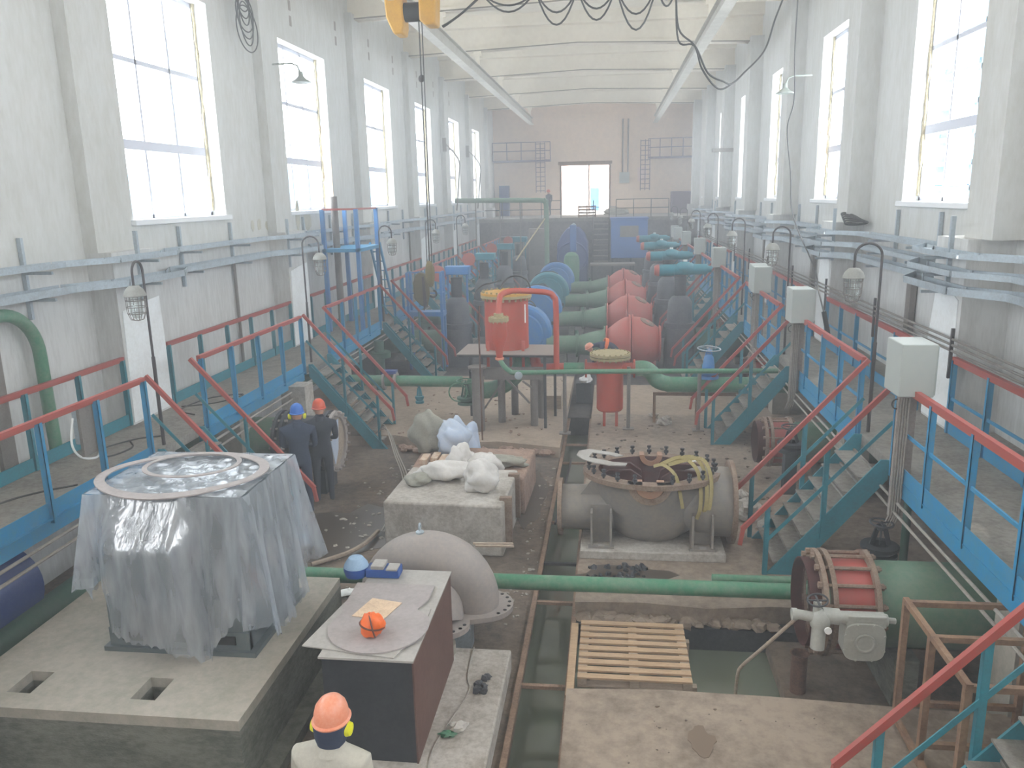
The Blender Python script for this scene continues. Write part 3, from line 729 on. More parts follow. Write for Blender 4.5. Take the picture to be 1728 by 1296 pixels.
# --- large flanged couplings on the right pipes
def coupling(x, y, z, r, xe, label, nb=16):
    t = thing('pipe_coupling', label, 'pipe coupling', (x, y, z - r), 'red dismantling couplings on the big green pipes')
    L = r * .75
    for x_ in (x, x + .09, x + .09 + L): MB().ring((x_, y, z), (1, 0, 0), r, r * .8, .05, 40).build('flange', 'rust_flange', t)
    MB().ring((x + .12, y, z), (1, 0, 0), r * .86, r * .78, L, 40).build('sleeve', 'red', t)
    MB().ring((x - .12, y, z), (1, 0, 0), r * .83, r * .8, .14, 40).build('inner_sleeve', 'dark_rust', t)
    MB().bolts((x, y, z), (1, 0, 0), r * .93, nb, .02 * r / .55, -.03, L + .2, n=6).build('tie_rod', 'rust_flange', t, kind='stuff')
    MB().bolts((x, y, z), (1, 0, 0), r * .93, nb, .036 * r / .55, -.045, -.005, n=6).bolts((x, y, z), (1, 0, 0), r * .93, nb, .036 * r / .55, L + .145, L + .18, n=6).build('nut', 'rust_flange', t, kind='stuff')
    MB().lathe((x + L + .14, y, z), (1, 0, 0), [(0, r * .8), (xe - x - L - .14, r * .8)], 40, caps=False).lathe((x + .3, y, z), (1, 0, 0), [(0, 0), (0, r * .77), (.02, r * .77), (.02, 0)], 30).build('pipe', 'dusty_green', t)
    return t
coupling(2.2, 8.35, .83, .57, XR - .04, 'large red and rusty flanged coupling at the lower right')
coupling(2.66, 14.0, .9, .44, XR - .04, 'smaller red flanged coupling behind the right stairs', 14)
for i, y in enumerate((19.6, 25.6, 31.0)):
    coupling(3.3, y, .9, .42, XR - .04, 'red flanged coupling under the right walkway, %s beyond the stairs' % ORD[i], 12)
MB().box(2.95, 3.2, 7.9, 8.8, -.12, .42).build('pipe_saddle', 'foundation_side', None, loc=(3.1, 8.35, -.12), label='concrete saddle below the big front green pipe, nearer its coupling', cat='pipe support', smooth=0)
MB().box(4.4, 4.7, 7.9, 8.8, -.12, .42).build('pipe_saddle', 'foundation_side', None, loc=(4.5, 8.35, -.12), label='concrete saddle below the big front green pipe, nearer the wall', cat='pipe support', smooth=0)
for i, y in enumerate((14.0, 19.6, 25.6, 31.0)):
    MB().box(3.6, 3.9, y - .3, y + .3, 0.1, .56).build('pipe_saddle', 'foundation_side', None, loc=(3.7, y, .1), label='concrete saddle under the %s red coupling past the front one' % ORD[i], cat='pipe support', smooth=0)

# --- grey electric actuator with gearbox
t = thing('electric_actuator', 'light grey electric valve actuator with gearbox before the coupling', 'actuator', (2.45, 7.55, -.28))
G = 'actuator_grey'
sq = [(2.5 + .2 * math.copysign(abs(math.cos(a)) ** .55, math.cos(a)), .85 + .2 * math.copysign(abs(math.sin(a)) ** .55, math.sin(a))) for a in [2 * PI * i / 40 for i in range(40)]]
MB().prism(sq, 'xz', 7.48, 7.66).lathe((2.5, 7.47, .85), (0, -1, 0), [(0, 0.1), (.012, .1), (.012, .08), (.006, .075), (.006, 0)], 30, caps=False).build('gearbox', G, t, bevel=.012)
MB().bolts((2.5, 7.48, .85), (0, -1, 0), .2, 8, .012, 0, .015, .5).build('cover_bolt', G, t)
MB().tube([(2.24, 7.56, 1.08), (2.72, 7.56, 1.06)], .062, 18).tube([(2.72, 7.56, 1.06), (2.8, 7.56, 1.055)], .03, 12).box(2.33, 2.7, 7.5, 7.62, 1.0, 1.12).build('worm_housing', G, t, bevel=.008)
MB().tube([(2.1, 7.56, 1.09), (2.26, 7.56, 1.08)], .08, 20).build('coupling_neck', G, t)
MB().blob((2.08, 7.54, 1.04), (.1, .1, .12), 3, .03, 20, 12).tube([(2.07, 7.52, 1.0), (2.06, 7.5, .76)], .068, 20).tube([(2.06, 7.54, 1.07), (1.86, 7.56, 1.09)], .05, 18).lathe((1.86, 7.56, 1.09), (-1, 0, 0), [(0, .06), (.05, .06), (.05, 0)], 18, caps=False).build('motor_unit', G, t)
MB().lathe((2.13, 7.43, 1.0), (0, -1, 0), [(0, .035), (.02, .035), (.02, 0)], 18, caps=False).build('position_dial', 'white_paint', t)
MB().tube([(2.05, 7.56, 1.12), (2.05, 7.56, 1.24)], .04, 14).build('wheel_neck', G, t)
MB().torus((2.05, 7.56, 1.25), (-.15, -.2, 1), .095, .01, 28, 8).bar((1.96, 7.56, 1.245), (2.14, 7.56, 1.25), .02, .01).bar((2.05, 7.47, 1.24), (2.05, 7.65, 1.255), .02, .01).build('handwheel', 'black_iron', t)
MB().box(2.42, 2.58, 7.66, 7.8, .6, 1.0).build('mounting_bracket', G, t, smooth=0)
pipe('steel_lever', smooth_path([(1.86, 7.62, 1.0), (1.6, 7.75, .6), (1.42, 7.9, .28), (1.38, 7.95, .12), (1.37, 8.0, -.3)], 5), .018, 'wood_grey', 'bent pale rod leaning from the grey actuator into the pit', 'rod', 8)
MB().lathe((2.05, 8.1, -.3), (0, 0, 1), [(0, .085), (.62, .085), (.64, .1), (.64, .085), (.5, .075), (.5, 0)], 22, caps=False).build('pipe_stub', 'rust', None, loc=(2.05, 8.1, -.3), label='rusty open pipe stub rising from the pit', cat='pipe stub')

# --- brown square tube frame, lower right
t = thing('tube_trestle', 'brown square tube frame standing at the lower right', 'frame', (3.0, 6.6, .3))
fxs = [2.69, 3.75]; fys = [7.05, 6.45, 5.75]
for y in fys:
    for x in fxs: MB().bar((x, y, .3), (x, y, 1.55), .055).build('post', 'steel_brown', t, smooth=0)
    for z_ in (1.52, .5): MB().bar((fxs[0], y, z_), (fxs[1], y, z_), .05).build('cross_member', 'steel_brown', t, smooth=0)
for x in fxs:
    for z_ in (1.54, .34): MB().bar((x, fys[0] + .03, z_), (x, fys[2] - .03, z_), .05).build('side_member', 'steel_brown', t, smooth=0)

# --- dark gate valve with handwheel at right and green post
def gate(loc, m, hw, R, H, label, r=.13, top=None):
    x, y, z = loc
    t = thing('gate_valve', label, 'valve', loc)
    MB().lathe(loc, (0, 0, 1), [(0, 0), (0, r * 1.6), (.05, r * 1.6), (.06, r * 1.15), (.12, r * 1.7), (.16, r * 1.7), (.17, r * .9)], 20, caps=False).build('body', m, t)
    b = MB()
    for s in (-1, 1): b.bar((x + s * r * .8, y, z + .16), (x + s * r * .35, y, z + H - .05), .035, .05)
    b.lathe((x, y, z + H - .06), (0, 0, 1), [(0, 0), (0, r * .45), (.05, r * .45), (.05, 0)], 14, caps=False).tube([(x, y, z + .15), (x, y, z + H + .04)], .014, 8)
    b.build('yoke', m, t)
    b = MB().torus((x, y, z + H + .02), (.05, -.05, 1), R, .013, 32, 8)
    for i in range(3):
        a = i * 2.09 + .4; b.bar((x, y, z + H + .02), (x + R * math.cos(a), y + R * math.sin(a), z + H + .02), .018, .012)
    b.build('handwheel', hw, t)
    return t
gate((3.27, 9.55, .82), 'black', 'black_iron', .13, .42, 'black gate valve with handwheel above the front green pipe')
MB().lathe((3.27, 9.55, .22), (0, 0, 1), [(0, 0), (0, .1), (.58, .1), (.58, 0)], 16, caps=False).build('valve_pedestal', 'dark_green', None, loc=(3.27, 9.55, .22), label='short green pipe under the black gate valve', cat='pipe')
pipe('green_pipe', [(3.72, 10.0, .22), (3.72, 10.0, 1.64)], .05, 'dark_green', 'vertical green pipe under the right walkway near the black gate valve')
gate((3.0, 13.3, .95), 'black', 'black_iron', .16, .4, 'black gate valve between the stairs and the smaller coupling')
MB().box(2.9, 3.1, 13.2, 13.4, .22, .95).build('valve_pedestal', 'black', None, loc=(3.0, 13.3, .22), label='black stand under the second gate valve', cat='stand', smooth=0)

# --- big grey split case pump
t = thing('split_pump', 'large dusty grey split case pump opened at the top', 'pump', (.55, 11.2, .22))
Gp = 'pump_grey'
MB().tube([(-.7, 11.2, .72), (-.2, 11.2, .72), (.0, 11.2, .72), (.15, 11.2, .7)], [.33, .335, .35, .3], 36, cap=False).build('inlet_branch', Gp, t)
MB().tube([(1.0, 11.2, .72), (1.1, 11.2, .8), (1.3, 11.2, .85), (1.72, 11.2, .85)], [.4, .48, .5, .5], 36, cap=False).build('outlet_branch', Gp, t)
MB().ring((-.74, 11.2, .72), (1, 0, 0), .42, .26, .06, 36).build('flange', 'rust_flange', t)
MB().ring((1.7, 11.2, .85), (1, 0, 0), .6, .42, .06, 40).build('flange', 'rust_flange', t)
MB().lathe((-.7, 11.2, .72), (1, 0, 0), [(.02, 0), (.02, .3)], 30, caps=False).lathe((1.74, 11.2, .85), (1, 0, 0), [(0, 0), (0, .45)], 30, caps=False).build('blanking_plate', 'black', t)
d0 = [(.0, .70), (.22, .82), (.42, .90), (.5, .92)]
b = MB(); vs = []; n = 44
cen = (.6, 11.2)
for zz, s in ((.28, .2), (.34, .42), (.46, .58), (.62, .67), (.8, .72), (1.0, .78), (1.15, .82), (1.26, .84)):
    for k in range(n):
        a = 2 * PI * k / n; vs.append((cen[0] + math.cos(a) * s, cen[1] + math.sin(a) * s * .78, zz))
b.add(vs, [(i * n + k, i * n + (k + 1) % n, (i + 1) * n + (k + 1) % n, (i + 1) * n + k) for i in range(7) for k in range(n)]); b.build('volute', Gp, t)
b = MB(); vs = []
for zz, s in ((1.26, .76), (1.26, .98), (1.33, .98), (1.33, .76)):
    for k in range(n):
        a = 2 * PI * k / n; vs.append((cen[0] + math.cos(a) * s, cen[1] + math.sin(a) * s * .76, zz))
b.add(vs, [(i * n + k, i * n + (k + 1) % n, ((i + 1) % 4) * n + (k + 1) % n, ((i + 1) % 4) * n + k) for i in range(4) for k in range(n)]); b.build('split_flange', 'rust_flange', t)
vs = [(cen[0] + math.cos(2 * PI * k / n) * s, cen[1] + math.sin(2 * PI * k / n) * s * .76, zz) for zz, s in ((1.325, .76), (1.1, .7), (.98, .5), (.95, .0)) for k in range(n)]
MB().add(vs, [(i * n + k, i * n + (k + 1) % n, (i + 1) * n + (k + 1) % n, (i + 1) * n + k) for i in range(3) for k in range(n)]).build('inner_cavity', 'dark_rust', t)
for s in (-1, 1):
    pl = [(.6 + s * .08, 1.0), (.6 + s * .7, 1.3), (.6 + s * .6, 1.36), (.6 + s * .3, 1.37), (.6 + s * .14, 1.26)]
    MB().prism(pl, 'xz', 11.3, 11.38).prism(pl, 'xz', 11.0, 11.06).build('partition', 'dark_rust', t, smooth=0)
def halfring(c, ro, ri, y0, y1, m, nm, n=18):
    pl = [(c[0] + ro * math.cos(PI + PI * i / n), c[1] + ro * math.sin(PI + PI * i / n)) for i in range(n + 1)] + [(c[0] + ri * math.cos(2 * PI - PI * i / n), c[1] + ri * math.sin(2 * PI - PI * i / n)) for i in range(n + 1)]
    # build as quads
    q = MB(); k = n + 1
    for i in range(n):
        q.prism([pl[i], pl[i + 1], pl[2 * k - 2 - i], pl[2 * k - 1 - i]], 'xz', y0, y1)
    return q.build(nm, m, t, smooth=0)
halfring((.55, 1.33), .3, .21, 10.52, 10.66, 'rust_flange', 'bearing_seat'); halfring((.55, 1.33), .2, .1, 10.5, 10.72, 'bronze', 'bushing')
halfring((.62, 1.36), .17, .1, 11.72, 11.9, 'bronze', 'bushing')
MB().bolts((.6, 11.2, 1.33), (0, 0, 1), .0, 1, .001, 0, .001).build('centre_mark', Gp, t) if False else None
b = MB()
for k in range(22):
    a = 2 * PI * (k + .5) / 22
    if abs(math.cos(a)) < .28 and math.sin(a) < 0: continue
    x = cen[0] + math.cos(a) * .9; y = cen[1] + math.sin(a) * .9 * .76
    MB().tube([(x, y, 1.33), (x, y, 1.46)], .016, 6).tube([(x, y, 1.36), (x, y, 1.4)], .034, 6).tube([(x, y, 1.43), (x, y, 1.46)], .03, 6).build('stud', 'black_iron', t)
pl = [(-.45, 11.5), (-.3, 11.58), (-.1, 11.5), (.1, 11.4), (.2, 11.3), (.1, 11.25), (-.05, 11.35), (-.25, 11.42), (-.3, 11.2), (.05, 11.0), (.25, 10.95), (.22, 10.85), (.0, 10.86), (-.2, 10.95), (-.38, 11.1), (-.48, 11.3)]
MB().prism(pl, 'xy', 1.475, 1.49).build('gasket_sheet', 'sheet_steel', t, smooth=0)
MB().prism([(.95, 11.0), (1.2, 11.1), (1.35, 11.2), (1.3, 11.3), (1.1, 11.2), (.9, 11.1)], 'xy', 1.475, 1.487).build('gasket_sheet', 'white_paint', t, smooth=0)
for dx, hw in ((0, .0), (.14, .04), (.24, -.03)):
    pts = smooth_path([(.72 + dx * .4, 10.9 + hw, 1.5), (1.0 + dx, 10.98 + hw, 1.58), (1.2 + dx * .7, 10.82 + hw, 1.46), (1.25 + dx * .6, 10.68, 1.2), (1.24 + dx * .5, 10.62, .95), (1.2 + dx * .6, 10.64, .8 + dx)], 6)
    q = MB()
    for a_, b_ in zip(pts, pts[1:]): q.bar(a_, b_, .05, .012, up=(0, -1, .6))
    q.build('lifting_strap', 'strap', t, smooth=60)
pts = smooth_path([(.62, 10.92, 1.46), (.75, 10.8, 1.52), (.9, 10.66, 1.42), (.96, 10.58, 1.2), (1.0, 10.56, .98)], 6); q = MB()
for a_, b_ in zip(pts, pts[1:]): q.bar(a_, b_, .045, .012, up=(0, -1, .6))
q.build('lifting_strap', 'strap', t, smooth=60)
MB().prism([(-.42, .98), (-.18, 1.3), (.1, 1.3), (.12, .98)], 'xz', 11.0, 11.03).build('rib_plate', Gp, t, smooth=0)
MB().lathe((-.04, 10.99, 1.08), (0, -1, 0), [(0, .05), (.01, .05), (.01, 0)], 18, caps=False).build('data_plate', 'sheet_steel', t)
for x0 in (-.26, 1.14):
    for y0, sgn in ((10.62, 1), (11.78, -1)):
        MB().box(x0, x0 + .03, min(y0, y0 + sgn * .3), max(y0, y0 + sgn * .3), .34, .85).box(x0 + .27, x0 + .3, min(y0, y0 + sgn * .3), max(y0, y0 + sgn * .3), .34, .85).box(x0, x0 + .3, y0 + sgn * .22 - .015, y0 + sgn * .22 + .015, .34, .9).box(x0 - .03, x0 + .33, y0 - .04, y0 + .04, .34, .37).build('foot', Gp, t, smooth=0)
        MB().box(x0 + .11, x0 + .2, y0 - .04, y0 + .03, .37, .385).build('foot_washer', 'sheet_steel', t, smooth=0)
MB().box(-.4, 1.6, 10.5, 11.9, .22, .34).build('pump_plinth', 'old_concrete', None, loc=(.6, 11.2, .22), label='low concrete plinth under the dusty grey split pump', cat='plinth', bevel=.01)
b = MB()
for i in range(60): b.blob((random.uniform(-.3, .5), random.uniform(9.65, 10.3), .23), (random.uniform(.02, .05),) * 3, i, .4, 6, 4)
b.build('rubble', 'black_iron', None, loc=(.1, 10, .22), label='dark loose rubble on the floor before the split pump', cat='rubble', kind='stuff', smooth=0)
for i, (x, y, sx, sy, sz) in enumerate([(2.15, 12.2, .22, .28, .16), (2.4, 11.75, .16, .14, .1), (1.2, 17.4, .16, .13, .12), (2.2, 13.0, .12, .12, .08), (1.0, 18.0, .1, .1, .07)]):
    MB().blob((x, y, .22 + sz * .6), (sx, sy, sz), 40 + i, .35, 12, 8, flat=.222).build('rubble_stone', 'old_concrete', None, loc=(x, y, .22), label=['broken concrete lump beside the right flange of the split pump', 'smaller concrete lump in front of the larger one', 'rough stone behind the red strainer supports', 'small stone near the smaller red coupling', 'small stone under the thick green pipe'][i], cat='stone', smooth=0)

# --- concrete blocks with sacks
t = thing('concrete_block', 'broken concrete machine block covered with white sacks', 'foundation', (-2.4, 11.8, 0))
MB().prism([(-3.36, 11.0), (-1.55, 10.92), (-1.5, 12.55), (-3.3, 12.6)], 'xy', 0, .8).build('front_block', 'old_concrete', t, bevel=.03)
MB().prism([(-3.4, 12.6), (-1.4, 12.55), (-1.35, 14.1), (-3.45, 14.2)], 'xy', 0, .66).build('rear_block', 'brick_rubble', t, bevel=.04)
for y_ in (11.15, 12.2): MB().box(-1.62, -1.44, y_, y_ + .1, .1, .84).build('steel_anchor', 'rust_flange', t, smooth=0)
for i in range(5):
    x = -3.3 + i * .17; MB().box(x, x + .13, 13.1 + .1 * (i % 2), 13.45 + .1 * (i % 2), .66, .76).build('loose_brick', 'raw_brick', t, bevel=.01)
def sack(loc, r, seed, m, label, amp=.35, rz=0, name='plastic_sack'):
    o = MB().blob((loc[0], loc[1], loc[2] + r[2] * .75), r, seed, amp, 30, 20, flat=loc[2] + .003, freq=1.25).build(name, 'sack_fold' if m == 'sack' else m, None, loc=loc, label=label, cat='sack', smooth=75)
    return o
sack((-1.98, 11.55, .8), (.27, .24, .26), 3, 'sack', 'round white sack at the front right of the concrete block')
sack((-2.62, 12.05, .8), (.42, .2, .16), 8, 'sack', 'long crumpled white sack lying across the block', .45)
sack((-3.0, 11.75, .8), (.16, .16, .1), 12, 'sack_dirty', 'small grey sack end at the left of the long white sack')
sack((-2.5, 12.75, .66), (.22, .2, .26), 15, 'sack', 'upright white sack behind the long one', .4)
sack((-2.1, 12.8, .66), (.25, .2, .2), 17, 'sack', 'white sack leaning right of the upright white sack', .4)
sack((-1.75, 13.2, .66), (.4, .2, .1), 19, 'sack_dirty', 'flat dirty tarpaulin bundle at the right rear of the block', .5)
sack((-2.85, 13.75, .66), (.3, .26, .36), 22, 'poly_blue', 'bluish clear plastic rubbish bag, lower of the rear pair', .3)
sack((-3.3, 13.85, .66), (.26, .24, .42), 25, 'sack_dirty', 'tall greyish rubbish bag at the left rear', .35)
sack((-2.75, 14.45, .22), (.28, .22, .55), 29, 'poly_blue', 'crumpled pale bag with raised corner behind the rubbish bags', .45)
for i in range(3):
    pipe('hanging_cable', smooth_path([(-4.75 + .05 * i, 15.6, .5 + .05 * i), (-4.5 + .06 * i, 15.2, .75 - .1 * i), (-4.1, 14.4 + .1 * i, .4), (-3.75 + .05 * i, 13.6, .15), (-3.65 + .06 * i, 12.4, .06), (-3.6 + .04 * i, 11.6, .05)], 6), .012, 'conduit', 'loose grey wires lying left of the concrete block', 'cable', 6, group='loose wires by the block')
pipe('wooden_branch', smooth_path([(-4.3, 10.4, .04), (-3.9, 10.75, .06), (-3.7, 11.1, .08), (-3.65, 11.6, .06)], 4), .035, 'wood_grey', 'bent pale branch on the muddy floor before the block', 'branch', 8)
MB().blob((-3.5, 9.6, .05), (.12, .1, .05), 61, .5, 10, 6, flat=.005).build('foil_scrap', 'white_paint', None, loc=(-3.5, 9.6, 0), label='crumpled foil scrap by the green pipe', cat='foil')
MB().blob((-3.0, 8.75, .1), (.13, .12, .09), 62, .4, 12, 8, flat=.005).build('foil_scrap', 'poly_blue', None, loc=(-3.0, 8.75, 0), label='crumpled silvery film at the foundation corner', cat='foil')

# --- flanged spool on the left
t = thing('pipe_spool', 'dark flanged pipe spool with sheeted open end on the left', 'pipe', (-5.3, 13.6, 0))
MB().lathe((-5.95, 13.6, .92), (1, 0, 0), [(0, .46), (.95, .46)], 36, caps=False).build('barrel', 'black_iron', t)
for x in (-5.98, -5.86, -5.1, -4.98): MB().ring((x, 13.6, .92), (1, 0, 0), .56, .44, .06, 36).build('flange', 'casing_grey' if x > -5 else 'black_iron', t)
MB().bolts((-5.1, 13.6, .92), (1, 0, 0), .51, 18, .024, -.05, .24).bolts((-5.98, 13.6, .92), (1, 0, 0), .51, 18, .024, -.04, .24).build('bolt', 'casing_grey', t, kind='stuff')
MB().lathe((-4.96, 13.6, .92), (1, 0, 0), [(0, 0), (0, .45)], 36, caps=False).build('end_cover', 'wood_grey', t)
MB().prism([(13.3, 1.0), (13.55, 1.28), (13.75, 1.3), (13.65, .75), (13.45, .5)], 'yz', -4.955, -4.94).build('torn_film', 'poly_blue', t, smooth=0)
MB().box(-5.62, -5.45, 13.12, 13.15, .7, .98).build('label_sheet', 'sheet_steel', t, smooth=0)
MB().box(-5.8, -5.6, 13.3, 13.9, 0, .45).box(-5.3, -5.1, 13.3, 13.9, 0, .45).build('support', 'black', t, smooth=0)
MB().lathe((-7.87, 13.6, .92), (1, 0, 0), [(0, .42), (1.88, .42)], 32, caps=False).build('green_pipe', 'dusty_green', None, loc=(-7.9, 13.6, .5), label='thick dusty green pipe behind the dark spool on the left', cat='pipe')
MB().box(-7.2, -7.0, 13.3, 13.9, 0, .52).build('pipe_saddle', 'foundation_side', None, loc=(-7.1, 13.6, 0), label='concrete saddle below the pipe behind the dark spool', cat='pipe support', smooth=0)

# --- stains, debris
def splat(name, m, c, rx, ry, z, seed, label):
    rr = random.Random(seed); pl = []
    for j in range(20):
        a = 2 * PI * j / 20; q = rr.uniform(.7, 1.1); pl.append((c[0] + math.cos(a) * rx * q, c[1] + math.sin(a) * ry * q))
    MB().prism(pl, 'xy', z, z + .004).build(name, m, None, loc=(c[0], c[1], z), label=label, cat='stain', kind='stuff', smooth=0)
splat('wet_patch', 'wet', (.2, 9.95), .75, .42, .221, 1, 'dark wet patch on the concrete in front of the split pump')
splat('oil_stain', 'stain', (.85, 6.6), .13, .22, .301, 2, 'brown stain on the near pale slab')
splat('oil_stain', 'stain', (.78, 6.1), .06, .1, .301, 3, 'small brown stain below the larger one on the near slab')
splat('wet_patch', 'wet', (-2.2, 14.9), .8, .5, .002, 4, 'dark damp patch of earth behind the concrete block')
splat('wet_patch', 'wet', (-4.2, 11.6), .9, 1.2, .002, 5, 'dark damp patch of earth left of the concrete block')
splat('wet_patch', 'wet', (-1.35, 13.4), .25, 1.5, .002, 6, 'dark damp strip of earth along the drain')
def scatter(name, m, box, z, n, r0, r1, seed, label, flat=.5):
    rr = random.Random(seed); b = MB()
    for i in range(n):
        r = rr.uniform(r0, r1); b.blob((rr.uniform(box[0], box[1]), rr.uniform(box[2], box[3]), z + r * flat * .6), (r * rr.uniform(.7, 1.5), r, r * flat), seed * 100 + i, .4, 6, 4)
    b.build(name, m, None, loc=((box[0] + box[1]) / 2, (box[2] + box[3]) / 2, z), label=label, cat='debris', kind='stuff', smooth=0)
scatter('floor_debris', 'old_concrete', (-5.4, -1.1, 9.6, 10.7), 0, 70, .01, .035, 11, 'small pale debris on the earth before the concrete block')
scatter('floor_debris', 'old_concrete', (-4.6, -3.5, 11, 15), 0, 60, .01, .04, 12, 'small pale debris on the earth left of the concrete block')
scatter('floor_debris', 'old_concrete', (-1.3, -1.02, 9, 15), 0, 50, .01, .03, 13, 'small pale debris along the left edge of the drain')
scatter('floor_debris', 'earth', (-.3, 3.0, 4.5, 7.1), .3, 60, .004, .016, 14, 'dark crumbs scattered on the near pale slab')
scatter('floor_debris', 'earth', (-.3, 3.3, 12.4, 18), .22, 90, .01, .04, 15, 'dark crumbs scattered on the slab behind the split pump')
scatter('floor_debris', 'brick_rubble', (-4.6, -1.2, 16.3, 22), .22, 120, .01, .045, 16, 'brown crumbs scattered below the red tank')
scatter('broken_edge', 'screed', (-.35, 2.0, 9.14, 9.26), .0, 70, .04, .12, 17, 'broken concrete edge of the pit behind the pallet', .6)
scatter('broken_edge', 'brick_rubble', (-4.5, -1.1, 15.65, 15.95), .05, 80, .04, .12, 18, 'broken edge of the sandy floor behind the concrete block', .6)

# ================================================================ middle of the pit: strainers, red tank
t = thing('red_tank', 'big red tank with yellow bolted lid standing through a platform', 'tank', (-2.31, 17.8, 1.74))
MB().lathe((-2.31, 17.8, 1.74), (0, 0, 1), [(0, .2), (.03, .42), (.12, .49), (1.3, .49)], 40).build('shell', 'equip_red', t)
MB().lathe((-2.31, 17.8, 3.02), (0, 0, 1), [(0, .57), (.06, .57), (.06, .5), (.03, .5)], 40).build('lower_flange', 'pale_yellow', t)
MB().lathe((-2.31, 17.8, 3.08), (0, 0, 1), [(0, .57), (.05, .57), (.055, .3), (.12, .1), (.12, 0)], 40, caps=False).build('lid', 'yellow', t)
MB().bolts((-2.31, 17.8, 3.02), (0, 0, 1), .53, 24, .022, -.06, .15).build('lid_bolt', 'pale_yellow', t, kind='stuff')
MB().box(-1.86, -1.84, 17.36, 17.44, 2.5, 2.9).build('sign', 'white_paint', t, smooth=0)
MB().tube(arc((-2.1, 17.75, 3.15), (1, 0, .1), (0, 0, 1), .34, 0, PI, 12), .018, 8).tube(arc((-2.65, 17.6, 3.0), (1, 0, 0), (0, 0, 1), .34, PI / 2, PI, 8), .018, 8).tube([(-2.65, 17.6, 3.34), (-2.4, 17.7, 3.4)], .018, 8).build('hose', 'cable', t)
for x, y in ((-2.68, 17.3), (-1.9, 17.3), (-2.3, 18.28)): MB().box(x - .03, x + .03, y, y + .06, 1.3, 2.1).build('leg', 'equip_red', t, smooth=0)
t = thing('checker_platform', 'brown chequered steel platform around the red tank', 'platform', (-2.3, 17.7, .22))
MB().prism([(-3.32, 16.95), (-1.2, 16.9), (-1.16, 18.1), (-3.28, 18.2)], 'xy', 1.86, 1.88).build('chequer_plate', 'grid_grey', t, smooth=0)
for y in (17.0, 18.1): MB().bar((-3.28, y, 1.83), (-1.2, y, 1.83), .05).build('beam', 'black_iron', t, smooth=0)
for x, y in ((-3.2, 17.95), (-2.78, 17.0), (-1.4, 17.0), (-1.25, 18.0)): MB().bar((x, y, .22), (x, y, 1.83), .06).build('leg', 'black_iron', t, smooth=0)
for z in (.55, 1.0, 1.3): MB().bar((-3.2, 17.9, z), (-2.78, 17.02, z), .03).build('rung', 'black_iron', t, smooth=0)
t = thing('tank_stand', 'grey pipe trestle with diagonal braces beneath the red tank', 'stand', (-2.0, 17.5, .22))
for x, y in ((-2.42, 17.45), (-2.2, 18.1), (-1.66, 17.2), (-1.55, 17.85)): MB().tube([(x, y, .22), (x, y, 1.32)], .085, 16).build('leg', 'galv_pipe', t)
MB().box(-2.75, -1.45, 17.1, 17.2, 1.28, 1.55).build('beam', 'galv_pipe', t, smooth=0)
for a, b_ in (((-2.95, 17.12, .35), (-2.3, 17.12, 1.3)), ((-2.25, 17.12, 1.3), (-1.75, 17.12, .75)), ((-1.9, 17.12, 1.25), (-1.7, 17.12, 1.1))): MB().bar(a, b_, .05, .04).build('brace', 'galv_pipe', t, smooth=0)
MB().lathe((-2.84, 16.75, .22), (0, 0, 1), [(0, .13), (1.4, .13), (1.4, .2), (1.44, .2), (1.44, 0)], 20, caps=False).build('grey_standpipe', 'galv_pipe', None, loc=(-2.84, 16.75, .22), label='thick grey standpipe with a flange left of the red tank', cat='pipe')
t = thing('cyclone_separator', 'small red cone separator in front of the big red tank', 'separator', (-2.27, 16.2, 1.75))
MB().lathe((-2.27, 16.2, 1.9), (0, 0, 1), [(0, .06), (.2, .08), (.5, .17), (.82, .17)], 26).build('cone', 'equip_red', t)
MB().lathe((-2.27, 16.2, 2.72), (0, 0, 1), [(0, .21), (.08, .21), (.09, .1), (.16, .1), (.16, 0)], 26, caps=False).bolts((-2.27, 16.2, 2.72), (0, 0, 1), .18, 12, .012, -.03, .1).build('top_flange', 'pale_yellow', t)
MB().lathe((-2.27, 16.2, 1.92), (0, 0, 1), [(0, .09), (.04, .09), (.04, 0)], 20, caps=False).build('bottom_flange', 'helmet_orange', t)
pipe('red_pipe', smooth_path([(-2.27, 16.2, 2.86), (-2.26, 16.3, 3.1), (-2.24, 16.4, 3.22), (-2.1, 16.55, 3.28), (-1.85, 16.6, 3.29), (-1.3, 16.6, 3.25), (-1.16, 16.6, 3.15), (-1.12, 16.6, 2.95), (-1.12, 16.6, 1.62)], 5), .06, 'equip_red', 'red pipe looping from the cone separator down beside the tank', n=14)
pipe('green_pipe', smooth_path([(-2.27, 16.2, 1.94), (-2.2, 16.15, 1.82), (-2.06, 16.1, 1.7), (-1.85, 16.1, 1.66), (-.5, 16.1, 1.69), (3.3, 16.1, 1.72)], 6), .05, 'green', 'thin green pipe crossing in front of the red strainer')
MB().lathe((-1.86, 16.03, 1.62), (0, -1, 0), [(0, .08), (.05, .08), (.06, .05), (.06, 0)], 20, caps=False).build('check_fitting', 'galv', None, loc=(-1.86, 16.0, 1.55), label='round pale fitting on the thin green pipe', cat='fitting')
t = thing('red_strainer', 'upright red strainer vessel with rusty bolted lid', 'strainer', (.0, 17.3, .22))
MB().lathe((0, 17.3, .55), (0, 0, 1), [(0, .1), (.02, .26), (.06, .29), (1.2, .29)], 34).build('shell', 'equip_red', t)
MB().lathe((0, 17.3, 1.73), (0, 0, 1), [(0, .44), (.05, .44), (.05, .3)], 34).lathe((0, 17.3, 1.8), (0, 0, 1), [(0, .44), (.05, .44), (.05, 0)], 34, caps=False).bolts((0, 17.3, 1.73), (0, 0, 1), .4, 20, .018, -.03, .14).build('lid', 'pale_yellow', t)
